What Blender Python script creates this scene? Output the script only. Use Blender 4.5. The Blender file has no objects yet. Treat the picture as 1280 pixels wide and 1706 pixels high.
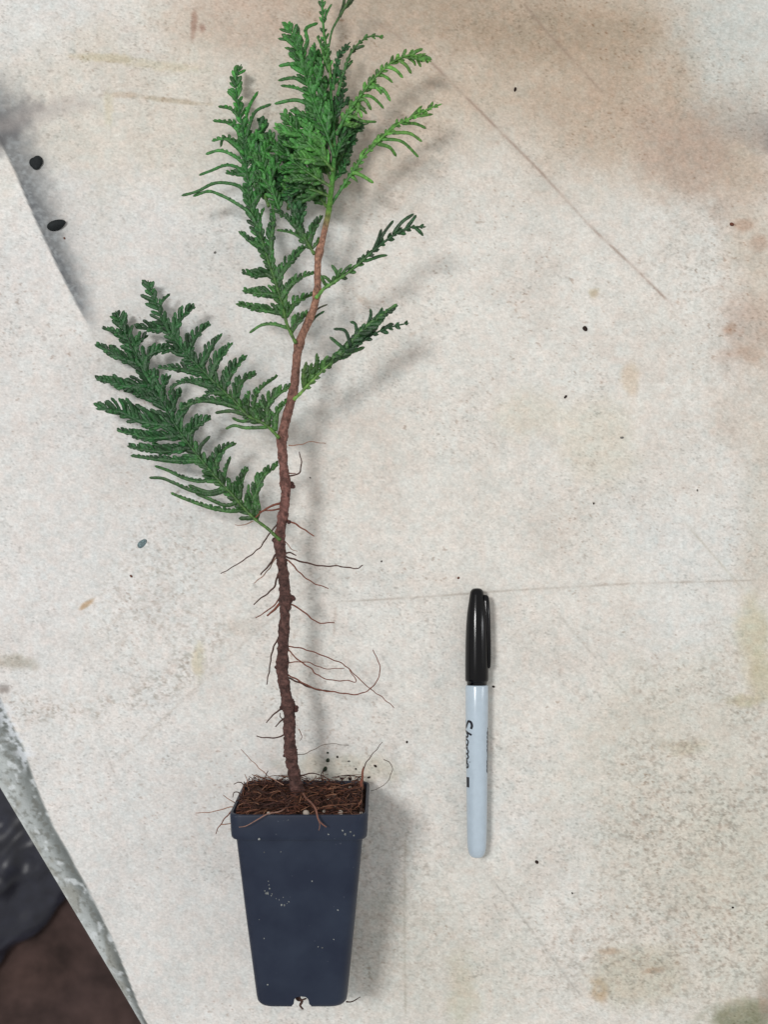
import bpy, bmesh, math, random
import numpy as np
from mathutils import Vector, Matrix
random.seed(7); RNG = np.random.default_rng(11)

# ------------------------------------------------------------------ camera, world, lights
H = 0.60; S = 0.00031; CX, CY = 640.0, 1020.0        # eye height above the table, metres per photo pixel on it
scn = bpy.context.scene; COL = scn.collection
cam = bpy.data.cameras.new("camera"); camo = bpy.data.objects.new("camera", cam); COL.objects.link(camo)
camo.location = (0, 0, H); cam.sensor_fit = 'VERTICAL'; cam.sensor_height = 24.0
cam.lens = 24.0*H/(1706*S); cam.shift_y = (CY-853)/1706.0; cam.clip_start = 0.01; cam.clip_end = 20
cam.dof.use_dof = True; cam.dof.focus_distance = 0.575; cam.dof.aperture_fstop = 7.0
scn.camera = camo
w = bpy.data.worlds.new("World"); scn.world = w; w.use_nodes = True
bg = w.node_tree.nodes['Background']; bg.inputs[0].default_value = (1.0, 0.985, 0.955, 1); bg.inputs[1].default_value = 0.54

def area(name, loc, target, sx, sy, power, col):
    L = bpy.data.lights.new(name, 'AREA'); L.shape = 'RECTANGLE'; L.size = sx; L.size_y = sy
    L.energy = power; L.color = col
    o = bpy.data.objects.new(name, L); COL.objects.link(o); o.location = loc
    d = Vector(target)-Vector(loc); o.rotation_euler = d.to_track_quat('-Z', 'Y').to_euler()
    return o
area("window_light", (-1.30, 0.52, 3.0), (0.0, 0.03, 0), 0.50, 0.70, 57.0, (1.0, 0.99, 0.975))
area("far_window_light", (1.9, 0.2, 1.15), (0.0, 0.0, 0), 0.12, 0.9, 4.5, (0.96, 0.98, 1.0))
vs = scn.view_settings; vs.view_transform = 'Standard'; vs.look = 'None'; vs.exposure = 0.0; vs.gamma = 1.0
vs.use_curve_mapping = False

# ------------------------------------------------------------------ helpers
def lin(c):
    out = []
    for v in c:
        v = v/255.0
        out.append(v/12.92 if v <= 0.04045 else ((v+0.055)/1.055)**2.4)
    return tuple(out)
def lina(a):
    a = a/255.0
    return np.where(a <= 0.04045, a/12.92, ((a+0.055)/1.055)**2.4)
def P(px, py, z=0.0):                                  # photo position at a known height -> metres
    k = S*(H-z)/H
    return Vector(((px-CX)*k, -(py-CY)*k, z))

def mat(name, base=(0.5,0.5,0.5), rough=0.6, spec=0.4, attr=False, noise=None, bump=None, coat=0.0, sss=0.0):
    m = bpy.data.materials.new(name); m.use_nodes = True
    nt = m.node_tree; N = nt.nodes; b = N['Principled BSDF']
    b.inputs['Roughness'].default_value = rough; b.inputs['Specular IOR Level'].default_value = spec
    b.inputs['Coat Weight'].default_value = coat
    b.inputs['Base Color'].default_value = (*base, 1)
    src = None
    tc = N.new('ShaderNodeTexCoord')
    if attr:
        a = N.new('ShaderNodeAttribute'); a.attribute_name = 'Col'; src = a.outputs['Color']
    if noise:                                          # (scale, low factor, high factor)
        n = N.new('ShaderNodeTexNoise'); n.inputs['Scale'].default_value = noise[0]; n.inputs['Detail'].default_value = 6
        n.inputs['Roughness'].default_value = 0.65
        nt.links.new(tc.outputs['Object'], n.inputs['Vector'])
        r = N.new('ShaderNodeMapRange'); r.inputs[1].default_value = 0.3; r.inputs[2].default_value = 0.7
        r.inputs[3].default_value = noise[1]; r.inputs[4].default_value = noise[2]
        nt.links.new(n.outputs['Fac'], r.inputs[0])
        vm = N.new('ShaderNodeVectorMath'); vm.operation = 'SCALE'
        if src: nt.links.new(src, vm.inputs[0])
        else: vm.inputs[0].default_value = base
        nt.links.new(r.outputs[0], vm.inputs['Scale']); src = vm.outputs[0]
    if src: nt.links.new(src, b.inputs['Base Color'])
    if bump:                                           # (scale, strength, distance)
        n = N.new('ShaderNodeTexNoise'); n.inputs['Scale'].default_value = bump[0]; n.inputs['Detail'].default_value = 5
        nt.links.new(tc.outputs['Object'], n.inputs['Vector'])
        bp = N.new('ShaderNodeBump'); bp.inputs['Strength'].default_value = bump[1]; bp.inputs['Distance'].default_value = bump[2]
        nt.links.new(n.outputs['Fac'], bp.inputs['Height']); nt.links.new(bp.outputs[0], b.inputs['Normal'])
    return m

class MB:
    def __init__(s): s.v = []; s.f = []; s.c = []
    def add(s, vs, fs, cs):
        n = len(s.v); s.v += [tuple(v) for v in vs]; s.f += [tuple(i+n for i in f) for f in fs]
        s.c += (list(cs) if isinstance(cs, list) else [cs]*len(vs))
    def build(s, name, m, parent=None, origin=(0,0,0), smooth=True):
        o3 = Vector(origin)
        me = bpy.data.meshes.new(name)
        me.from_pydata([tuple(Vector(v)-o3) for v in s.v], [], s.f)
        a = me.attributes.new('Col', 'FLOAT_COLOR', 'POINT')
        arr = np.ones((len(s.v), 4), dtype=np.float32); arr[:, :3] = np.array(s.c, dtype=np.float32)
        a.data.foreach_set('color', arr.ravel())
        if smooth: me.polygons.foreach_set('use_smooth', [True]*len(me.polygons))
        me.materials.append(m); me.update()
        o = bpy.data.objects.new(name, me); COL.objects.link(o)
        if parent: o.parent = parent
        else: o.location = o3
        return o

def tag(o, label=None, cat=None, group=None, kind=None):
    if label: o['label'] = label
    if cat: o['category'] = cat
    if group: o['group'] = group
    if kind: o['kind'] = kind
    return o
def empty(name, loc):
    o = bpy.data.objects.new(name, None); COL.objects.link(o); o.location = loc; o.empty_display_size = 0.01
    return o

def catmull(pts, step):
    """pts: list of tuples (any dim, first two are px); resample about every 'step' px"""
    A = [np.array(p, float) for p in pts]
    if len(A) == 2: A = [A[0], (A[0]+A[1])/2, A[1]]
    A = [2*A[0]-A[1]] + A + [2*A[-1]-A[-2]]
    out = []
    for i in range(1, len(A)-2):
        p0, p1, p2, p3 = A[i-1:i+3]
        n = max(1, int(round(np.linalg.norm((p2-p1)[:2])/step)))
        for k in range(n):
            t = k/n
            out.append(0.5*((2*p1)+(-p0+p2)*t+(2*p0-5*p1+4*p2-p3)*t*t+(-p0+3*p1-3*p2+p3)*t**3))
    out.append(A[-2])
    return out

def tube(mb, pts, rad, col, seg=7, flat=1.0, roll=0.0, caps=True):
    """pts: world Vectors; rad: radii (m); flattened about the local up"""
    n = len(pts); vs = []; cs = []
    cl = isinstance(col, list)
    Z = Vector((0, 0, 1))
    for i in range(n):
        t = (pts[min(i+1, n-1)]-pts[max(i-1, 0)])
        if t.length < 1e-9: t = Vector((0, 1, 0))
        t.normalize(); sd = t.cross(Z)
        if sd.length < 1e-3: sd = Vector((1, 0, 0))
        sd.normalize(); up = sd.cross(t)
        if roll: 
            s2 = sd*math.cos(roll)+up*math.sin(roll); up = up*math.cos(roll)-sd*math.sin(roll); sd = s2
        for k in range(seg):
            a = 2*math.pi*k/seg
            vs.append(pts[i]+sd*(math.cos(a)*rad[i])+up*(math.sin(a)*rad[i]*flat)); cs.append(col[i] if cl else col)
    fs = []
    for i in range(n-1):
        for k in range(seg):
            a = i*seg+k; b = i*seg+(k+1) % seg
            fs.append((a, b, b+seg, a+seg))
    if caps:
        fs.append(tuple(range(seg-1, -1, -1))); fs.append(tuple((n-1)*seg+k for k in range(seg)))
    mb.add(vs, fs, cs)

# ------------------------------------------------------------------ numpy noise
def vnoise(x, y, seed):
    r = np.random.default_rng(seed); T = r.random((256, 256))
    xi = np.floor(x).astype(int); yi = np.floor(y).astype(int); fx = x-xi; fy = y-yi
    fx = fx*fx*fx*(fx*(fx*6-15)+10); fy = fy*fy*fy*(fy*(fy*6-15)+10)
    a = T[xi & 255, yi & 255]; b = T[(xi+1) & 255, yi & 255]; c = T[xi & 255, (yi+1) & 255]; d = T[(xi+1) & 255, (yi+1) & 255]
    return (a*(1-fx)+b*fx)*(1-fy)+(c*(1-fx)+d*fx)*fy
def fbm(x, y, size, seed, oct=4):
    s = 0; a = 1; t = 0
    for i in range(oct):
        s = s+a*vnoise(x/size*(2**i)+31.7*i, y/size*(2**i)+17.3*i, seed+i); t += a; a *= 0.55
    return s/t

def seg_dist(X, Y, pts):
    """distance to polyline and position 0..1 along it"""
    best = np.full(X.shape, 1e9); pos = np.zeros(X.shape); sign = np.zeros(X.shape)
    L = [math.dist(pts[i], pts[i+1]) for i in range(len(pts)-1)]; tot = sum(L); acc = 0
    for i in range(len(pts)-1):
        ax, ay = pts[i]; bx, by = pts[i+1]; dx, dy = bx-ax, by-ay
        t = np.clip(((X-ax)*dx+(Y-ay)*dy)/(dx*dx+dy*dy), 0, 1)
        d = np.hypot(X-ax-t*dx, Y-ay-t*dy); m = d < best
        best = np.where(m, d, best); pos = np.where(m, (acc+t*L[i])/tot, pos)
        sign = np.where(m, np.sign(dx*(Y-ay)-dy*(X-ax)), sign); acc += L[i]
    return best, pos, sign

def smooth(a, b, x):
    t = np.clip((x-a)/(b-a), 0, 1); return t*t*(3-2*t)

# ------------------------------------------------------------------ the table top (stained, speckled pale board)
E0 = np.array([0.0, 1336.0]); E1 = np.array([222.0, 1706.0]); ed = (E1-E0)/np.linalg.norm(E1-E0)   # outer edge in photo px
en = np.array([ed[1], -ed[0]])                         # towards the board
STEP = 2.45                                             # px -> about 0.76 mm
corners = np.array([[0, 0], [1280, 0], [0, 1706], [1280, 1706]])
uu = (corners-E0) @ ed; vv = (corners-E0) @ en
u = np.concatenate([np.linspace(uu.min()-700, uu.min()-20, 30), np.arange(uu.min()-10, uu.max()+10, STEP), np.linspace(uu.max()+20, uu.max()+500, 20)])
v = np.concatenate([np.array([0, 0.8]), np.arange(2, vv.max()+10, STEP), np.linspace(vv.max()+20, vv.max()+500, 20)])
U, V = np.meshgrid(u, v, indexing='ij')
X = E0[0]+U*ed[0]+V*en[0]; Y = E0[1]+U*ed[1]+V*en[1]    # photo px on plane z=0
# bevel
bw = np.interp(u, [-250, -160, -60, 0, 40, 80, 130, 200, 300, 380, 430, 700], [95, 88, 78, 66, 60, 54, 52, 50, 42, 28, 20, 8])[:, None]
bw = bw + 3*(fbm(U*0+U, U*0, 60, 3)-0.5)
tt = np.clip(V/bw, 0, 1)
Z = -0.009*(1-tt)**1.25 - 0.0016*np.exp(-((V-bw)/5.0)**2)*0
Z = np.where(V < 3, Z-0.0012*(1-V/3.0)**2, Z)
# the crease at upper left
g = [(-60, 110), (0, 232), (28, 290), (60, 365), (100, 450), (130, 510), (158, 560)]
gd, gp, gs = seg_dist(X, Y, g)
gfade = 1-smooth(0.62, 1.0, gp)
left = np.where(gs > 0, gd, -gd)
Z = Z + 0.0012*smooth(-2.0, 3.0, left)*gfade*np.exp(-np.maximum(left, 0)/120)
Z = Z + 0.00022*(fbm(X, Y, 120, 5, 3)-0.5) + 0.00006*(fbm(X, Y, 9, 6, 3)-0.5)
# ---- colours (display values, turned to linear at the end)
C = np.empty(X.shape+(3,)); base = np.array([216, 213, 207.0]); C[:] = base
def blend(mask, col, k=1.0):
    global C
    m = np.clip(mask*k, 0, 1)[..., None]; C = C*(1-m)+np.array(col, float)*m
def ell(cx, cy, rx, ry, ang=0.0, soft=0.6, rag=0.55, seed=1, size=70):
    a = math.radians(ang); dx = X-cx; dy = Y-cy
    ex = (dx*math.cos(a)+dy*math.sin(a))/rx; ey = (-dx*math.sin(a)+dy*math.cos(a))/ry
    d = np.sqrt(ex*ex+ey*ey) + rag*(fbm(X, Y, size, seed, 5)-0.5)*2
    return 1-smooth(1-soft, 1+soft, d)
cool = fbm(X, Y, 420, 21, 4)
blend(smooth(0.45, 0.75, cool), (214, 215, 213), 0.8)
blend(smooth(0.5, 0.8, fbm(X, Y, 260, 25, 5)), (206, 201, 193), 0.5)
blend(smooth(0.52, 0.8, fbm(X, Y, 90, 29, 4)), (203, 196, 188), 0.45)
blend(ell(150, 1450, 420, 420, 0, .8, .4, 30, 160), (212, 212, 212), 0.7)
blend(ell(60, 650, 300, 500, 0, .8, .4, 31, 160), (209, 207, 207), 0.5)
# warm brown wash across the top
blend(ell(830, 50, 400, 190, 8, .55, .45, 40, 150), (182, 166, 147), 0.75)
blend(ell(1080, 190, 190, 110, 30, .6, .5, 41, 90), (180, 161, 142), 0.65)
blend(ell(760, 20, 240, 70, 5, .6, .5, 42, 60), (158, 140, 121), 0.6)
blend(ell(960, 60, 160, 60, 0, .6, .6, 43, 50), (164, 146, 126), 0.55)
blend(ell(600, 180, 150, 160, 0, .6, .5, 44, 80), (190, 176, 161), 0.65)
blend(ell(400, 30, 120, 60, 10, .6, .5, 45, 50), (186, 166, 150), 0.75)
blend(ell(1150, 260, 110, 70, 35, .6, .6, 46, 40), (172, 152, 138), 0.6)
blend(ell(1262, 222, 42, 26, 10, .6, .5, 47, 30), (128, 116, 111), 0.75)
blend(ell(1235, 190, 60, 50, 10, .6, .5, 48, 30), (176, 172, 165), 0.7)
blend(ell(1225, 60, 110, 90, 0, .6, .5, 49, 60), (197, 200, 196), 0.8)
blend(ell(1255, 400, 50, 150, -10, .6, .6, 50, 50), (192, 176, 158), 0.5)
blend(ell(1250, 560, 50, 60, -10, .6, .6, 51, 40), (180, 158, 144), 0.55)
blend(ell(1235, 690, 50, 60, -10, .6, .6, 52, 40), (196, 184, 172), 0.5)
blend(ell(1285, 850, 40, 320, 0, .8, .7, 53, 60), (196, 188, 174), 0.4)
blend(ell(250, 180, 260, 130, 0, .6, .6, 54, 80), (204, 197, 184), 0.6)
for (cx, cy, rx, ry, an, cc, k) in [(323, 38, 5, 24, 5, (140, 110, 96), .6), (337, 46, 5, 7, 0, (140, 105, 92), .55), (175, 97, 48, 7, 3, (190, 178, 150), .6),
        (270, 110, 60, 8, 5, (196, 186, 162), .5), (290, 168, 60, 4, 6, (172, 158, 136), .55), (205, 158, 26, 5, 0, (190, 168, 146), .5), (180, 180, 8, 30, 0, (196, 188, 160), .4),
        (1240, 375, 14, 12, 0, (168, 136, 116), .5), (1265, 405, 14, 14, 0, (172, 144, 126), .45), (1217, 548, 10, 10, 0, (168, 138, 118), .5), (990, 488, 8, 8, 0, (176, 160, 132), .6),
        (1250, 590, 26, 14, 30, (176, 152, 134), .45), (145, 1006, 14, 4, -35, (176, 146, 112), .8), (605, 500, 14, 5, 30, (168, 148, 132), .4),
        (998, 1650, 14, 17, 0, (176, 150, 118), .7), (998, 1648, 6, 8, 0, (198, 190, 176), .8), (1018, 1585, 20, 5, 0, (168, 142, 122), .7), (1091, 1617, 17, 5, -8, (150, 112, 92), .75),
        (1060, 1620, 70, 50, 0, (184, 178, 158), .55), (1240, 1168, 26, 10, 0, (165, 158, 118), .6), (1150, 1245, 30, 12, -10, (176, 166, 138), .6), (1110, 1240, 14, 10, 0, (160, 148, 128), .5),
        (1240, 1695, 60, 24, -5, (96, 98, 70), .8), (1278, 1660, 14, 40, 0, (140, 118, 104), .6), (1255, 1060, 26, 60, 0, (186, 180, 152), .6), (1270, 1130, 22, 40, 0, (178, 170, 140), .6),
        (1000, 735, 60, 70, 0, (204, 198, 182), .5), (1050, 630, 14, 26, 0, (200, 178, 150), .4), (880, 690, 60, 40, 0, (205, 198, 180), .4), (330, 1100, 10, 26, 0, (192, 184, 158), .6), (400, 1045, 24, 14, 0, (188, 178, 168), .4),
        
        (770, 1650, 26, 60, 0, (178, 172, 146), .55), (575, 1280, 90, 24, 0, (190, 184, 166), .5),
        (25, 1102, 36, 12, 10, (160, 152, 138), .6), (5, 1148, 12, 8, 0, (120, 112, 108), .6)]:
    blend(ell(cx, cy, rx, ry, an, .5, .5, int(cx+cy) % 97, max(8, min(rx, ry)*1.2)), cc, k)
# olive mildew lower right
mil = ell(1150, 1360, 190, 220, 0, .6, .6, 60, 120)
blend(mil, (198, 194, 182), 0.6); blend(ell(1240, 1520, 120, 180, 0, .6, .6, 61, 90), (196, 192, 178), 0.5)
blend(ell(720, 1600, 160, 120, 0, .7, .6, 62, 90), (200, 198, 188), 0.5)
# speckle, dense where the board is dirty
n1 = fbm(X, Y, 4.6, 70, 2); n2 = fbm(X, Y, 6.0, 73, 2); n3 = RNG.random(X.shape)
dirt = 0.10 + 0.65*mil*smooth(.35, .65, fbm(X, Y, 60, 63, 4)) + 0.5*ell(1240, 1500, 120, 200, 0, .6, .6, 64, 60) + 0.55*ell(1120, 1380, 80, 60, 0, .6, .5, 65, 40)
ringd = np.abs(np.hypot((X-110)/260, (Y-1000)/185)-1)
dirt = dirt + 0.7*np.exp(-(ringd/0.11)**2)*smooth(1000, 1100, Y)*smooth(.3, .55, fbm(X, Y, 50, 66, 4)) + 0.4*ell(270, 1000, 90, 120, 0, .7, .5, 67, 60)
dirt = dirt + 0.35*ell(640, 1500, 110, 170, 0, .7, .5, 68, 60) + 0.5*ell(1050, 1600, 160, 90, 0, .6, .6, 69, 50) + 0.25*ell(1200, 420, 120, 260, 0, .6, .5, 71, 60)
dirt = np.clip(dirt, 0, 1)
blend(smooth(0.58, 0.76, n1)*dirt, (146, 140, 130), 0.6)
blend(smooth(0.62, 0.78, n2)*dirt, (150, 134, 122), 0.4)
blend(smooth(0.70, 0.9, fbm(X, Y, 3.6, 76, 1))*(0.3+0.7*dirt), (150, 144, 138), 0.22)
grain = (fbm(X, Y, 4.0, 80, 2)-0.5)*19 + (n3-0.5)*14 + (fbm(X, Y, 14, 82, 3)-0.5)*10 + (fbm(X, Y, 60, 86, 4)-0.5)*14
n4 = np.zeros_like(n3)
C += grain[..., None]
_sp = smooth(.80, .88, vnoise(X/3.1+7, Y/3.1, 181))*smooth(.35, .7, fbm(X, Y, 90, 183, 4)); C -= (_sp*26)[..., None]
_sp = smooth(.90, .95, vnoise(X/4.3+7, Y/4.3, 185))*smooth(.45, .7, fbm(X, Y, 120, 187, 4)); C -= (_sp*np.float64(40))[..., None]*np.array([.8, 1.0, 1.1])
C += ((fbm(X, Y, 12, 84, 3)-0.5)*9)[..., None]*np.array([1.0, -0.2, -0.6])
# scratches and creases
for pts, wd, cc, k in [([(700, 85), (760, 145), (900, 285), (985, 378), (1060, 448), (1130, 518)], 2.4, (138, 116, 104), .62), ([(600, 20), (700, 85)], 2.2, (150, 130, 118), .4),
        ([(870, 0), (900, 40), (1010, 160)], 2.6, (140, 120, 106), .5), ([(540, 1004), (700, 995), (860, 983), (1060, 972), (1280, 966)], 1.8, (158, 148, 138), .6),
        ([(1140, 868), (1185, 920), (1242, 985)], 1.9, (164, 158, 142), .4), ([(800, 1440), (860, 1515), (975, 1668)], 1.8, (150, 146, 140), .5), ([(185, 1280), (290, 1180), (430, 1050), (560, 940)], 1.8, (172, 164, 156), .5),
        ([(676, 1390), (674, 1520), (676, 1700)], 1.7, (150, 144, 130), .5), ([(920, 1010), (1000, 1105), (1080, 1200)], 1.6, (172, 168, 160), .45), ([(150, 1190), (190, 1290), (260, 1420)], 1.8, (176, 172, 168), .4),
        ([(560, 1010), (556, 1060)], 2.0, (160, 140, 128), .4), ([(1130, 1290), (1180, 1335)], 1.8, (140, 132, 120), .5), ([(160, 860), (420, 620)], 1.8, (186, 180, 174), .3), ([(930, 210), (1080, 60)], 2.4, (160, 140, 124), .3),
        ([(680, 560), (760, 520)], 3, (180, 160, 146), .4), ([(330, 1290), (420, 1390), (470, 1500)], 1.6, (180, 178, 174), .3)]:
    d, p, s_ = seg_dist(X, Y, pts)
    k *= .75; wd *= .85
    blend(np.exp(-(d/wd)**2)*smooth(0, .06, p)*(1-smooth(.94, 1, p))*(0.45+0.9*smooth(.3, .7, fbm(X, Y, 22, 90, 3))), cc, k)
    blend(np.exp(-(d/(wd*5))**2)*smooth(0, .1, p)*(1-smooth(.9, 1, p)), cc, k*0.13)
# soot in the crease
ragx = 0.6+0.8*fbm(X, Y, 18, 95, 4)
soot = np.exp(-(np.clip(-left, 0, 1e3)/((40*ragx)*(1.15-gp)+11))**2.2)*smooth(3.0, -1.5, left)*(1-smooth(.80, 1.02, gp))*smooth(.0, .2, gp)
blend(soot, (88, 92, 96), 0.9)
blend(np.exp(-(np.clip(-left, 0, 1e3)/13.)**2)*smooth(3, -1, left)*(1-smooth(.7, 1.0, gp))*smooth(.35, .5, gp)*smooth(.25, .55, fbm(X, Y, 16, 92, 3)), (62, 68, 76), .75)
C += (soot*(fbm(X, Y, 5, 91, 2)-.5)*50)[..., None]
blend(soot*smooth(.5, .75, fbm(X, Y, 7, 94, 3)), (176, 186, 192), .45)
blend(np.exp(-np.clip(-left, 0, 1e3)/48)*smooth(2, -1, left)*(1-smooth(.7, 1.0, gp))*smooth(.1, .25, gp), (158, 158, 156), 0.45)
blend(ell(5, 214, 55, 26, -35, .8, .8, 96, 22), (96, 96, 98), 0.8)
blend(ell(60, 190, 90, 14, -12, .95, .9, 93, 24), (168, 160, 156), 0.5)
# dirt on the bevel
band = V/bw
bm = (1-smooth(0.97, 1.05, band))
blend(bm, (162, 169, 170), 0.85)
blend(bm*smooth(.45, .6, fbm(X, Y, 45, 102, 4)), (186, 192, 192), .6)
blend(bm*smooth(.5, .62, fbm(X, Y, 38, 107, 4)), (132, 130, 120), .5)
blend(bm*smooth(.35, .95, band)*(0.55+0.7*fbm(X, Y, 30, 98, 4)), (90, 95, 94), 0.85)
blend(bm*smooth(0.55, 0.75, fbm(X, Y, 6, 99, 2)), (92, 92, 86), 0.45)
blend(bm*smooth(0.60, 0.80, fbm(X, Y, 14, 97, 3)), (212, 218, 222), 0.7)
blend(bm*np.exp(-V/5), (206, 212, 210), 0.7)
dd, p, s_ = seg_dist(X, Y, [(-20, 1150), (10, 1200), (45, 1270)])
blend(np.exp(-(dd/16)**2)*smooth(.4, .6, fbm(X, Y, 8, 101, 2)), (222, 228, 236), 0.7)
Clin = lina(np.clip(C, 0, 255))
# mesh
xw = (X-CX)*S; yw = -(Y-CY)*S
nu, nv = X.shape
co = np.stack([xw, yw, Z], -1)
# skirt rows
co_s1 = co[:, 0, :].copy(); co_s1[:, 2] -= 0.0025; co_s1[:, :2] -= np.array([en[0], -en[1]])*S*1.2
co_s2 = co_s1.copy(); co_s2[:, 2] -= 0.028
co_all = np.concatenate([co_s2[:, None], co_s1[:, None], co], 1)
cl_all = np.concatenate([Clin[:, :1]*0.9, Clin[:, :1], Clin], 1); nv2 = nv+2
idx = np.arange(nu*nv2).reshape(nu, nv2)
q = np.stack([idx[:-1, :-1], idx[:-1, 1:], idx[1:, 1:], idx[1:, :-1]], -1).reshape(-1, 4)
# make sure that faces look up
a0, b0, c0 = [co_all.reshape(-1, 3)[q[len(q)//2][i]] for i in (0, 1, 2)]
if np.cross(b0-a0, c0-a0)[2] < 0: q = q[:, ::-1]
me = bpy.data.meshes.new('table_surface')
me.vertices.add(nu*nv2); me.vertices.foreach_set('co', co_all.astype(np.float32).ravel())
me.loops.add(q.size); me.loops.foreach_set('vertex_index', q.astype(np.int32).ravel())
me.polygons.add(len(q)); me.polygons.foreach_set('loop_start', np.arange(0, q.size, 4, dtype=np.int32))
me.polygons.foreach_set('use_smooth', np.ones(len(q), dtype=bool))
me.update(calc_edges=True)
ca = me.attributes.new('Col', 'FLOAT_COLOR', 'POINT'); arr = np.ones((nu*nv2, 4), np.float32); arr[:, :3] = cl_all.reshape(-1, 3)
ca.data.foreach_set('color', arr.ravel())
m_table = mat('stained_board', rough=0.62, spec=0.3, attr=True, noise=(900, 0.90, 1.10), bump=(700, 0.35, 0.0004))
me.materials.append(m_table)
table = bpy.data.objects.new('table_surface', me); COL.objects.link(table); tag(table, kind='structure')

# ------------------------------------------------------------------ floor far below the edge
mfl = mat('dark_floor', rough=0.8, spec=0.2, attr=True, noise=(22, 0.45, 1.6), bump=(30, 0.4, 0.01))
gx, gy = np.meshgrid(np.linspace(-3, 3, 150), np.linspace(-3, 3, 150), indexing='ij')
fl = MB(); n = 150
fc = fbm(gx*100, gy*100, 22, 120, 4)
pos = [(gx[i, j], gy[i, j], -0.75) for i in range(n) for j in range(n)]
cA = np.array(lin((46, 42, 47))); cB = np.array(lin((74, 56, 50))); cs = [tuple(cA*(1-fc[i, j])+cB*fc[i, j]) for i in range(n) for j in range(n)]
fl.add(pos, [(i*n+j, (i+1)*n+j, (i+1)*n+j+1, i*n+j+1) for i in range(n-1) for j in range(n-1)], cs)
tag(fl.build('ground', mfl), kind='structure')
# dark blue crumpled sheet lying on the floor under the edge
def sheet(name, cx, cy, sx, sy, ang, col, seed, label):
    z0 = -0.74; c = P(cx, cy, z0); N_ = 46; sx *= 1.0; mb = MB(); vs_ = []
    a, b = np.meshgrid(np.linspace(-1, 1, N_), np.linspace(-1, 1, N_), indexing='ij')
    hh = fbm(a*100+300, b*100+300, 45, seed, 4); wob = fbm(a*100+900, b*100, 60, seed+9, 3)-0.5
    for i in range(N_):
        for j in range(N_):
            x = a[i, j]*sx*(1+0.5*wob[i, j]); y = b[i, j]*sy*(1+0.6*wob[j, i]); r = math.radians(ang)
            vs_.append((x*math.cos(r)-y*math.sin(r), x*math.sin(r)+y*math.cos(r), 0.002+0.06*hh[i, j]*(1-max(abs(a[i, j]), abs(b[i, j]))**4)))
    vs_ = [Vector(v_)+c for v_ in vs_]
    mb.add(vs_, [(i*N_+j, (i+1)*N_+j, (i+1)*N_+j+1, i*N_+j+1) for i in range(N_-1) for j in range(N_-1)], lin(col))
    o = mb.build(name, mat(name+'_plastic', rough=0.38, spec=0.5, attr=True, noise=(30, 0.5, 1.9)), origin=c)
    return tag(o, label, 'sheet')
sheet('plastic_sheet', -20, 1430, 0.16, 0.10, 50, (32, 34, 45), 140, 'dark navy crumpled sheet on the floor beyond the board edge')

# ------------------------------------------------------------------ the potted seedling
C0 = Vector(((502-CX)*S*0.927, -0.1874+0.0, 0.0218)); TH = math.asin(0.0102/0.0977)
C0.z = 0.0218*math.cos(TH)+0.0006
PLT = empty('potted_seedling', (C0.x, C0.y, 0.0))
tag(PLT, 'young conifer with flat green fronds rooted in a dark blue square pot on its side', 'potted plant')
OR = Vector((C0.x, C0.y, 0.0))
ax = Vector((0, math.cos(TH), math.sin(TH))); upv = Vector((0, -math.sin(TH), math.cos(TH)))
def L2W(x, y, z): return C0+Vector((1, 0, 0))*x+upv*y+ax*z
def rsq(h, r, z, n=7):
    out = []
    for (sx, sy, a0) in ((1, 1, 0), (-1, 1, 90), (-1, -1, 180), (1, -1, 270)):
        for k in range(n):
            a = math.radians(a0+90*k/(n-1)); out.append((sx*(h-r)+r*math.cos(a), sy*(h-r)+r*math.sin(a), z))
    return out
def loft(rings, capa=True, capb=True, shape=None):
    vs_, fs = [], []; n = len(rings[0])
    for r in rings: vs_ += r
    for i in range(len(rings)-1):
        for k in range(n):
            fs.append((i*n+k, i*n+(k+1) % n, (i+1)*n+(k+1) % n, (i+1)*n+k))
    if capa: fs.append(tuple(range(n-1, -1, -1)))
    if capb: fs.append(tuple((len(rings)-1)*n+k for k in range(n)))
    return vs_, fs
m_pot = mat('pot_plastic', base=lin((44, 53, 76)), rough=0.45, spec=0.35)
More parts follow.
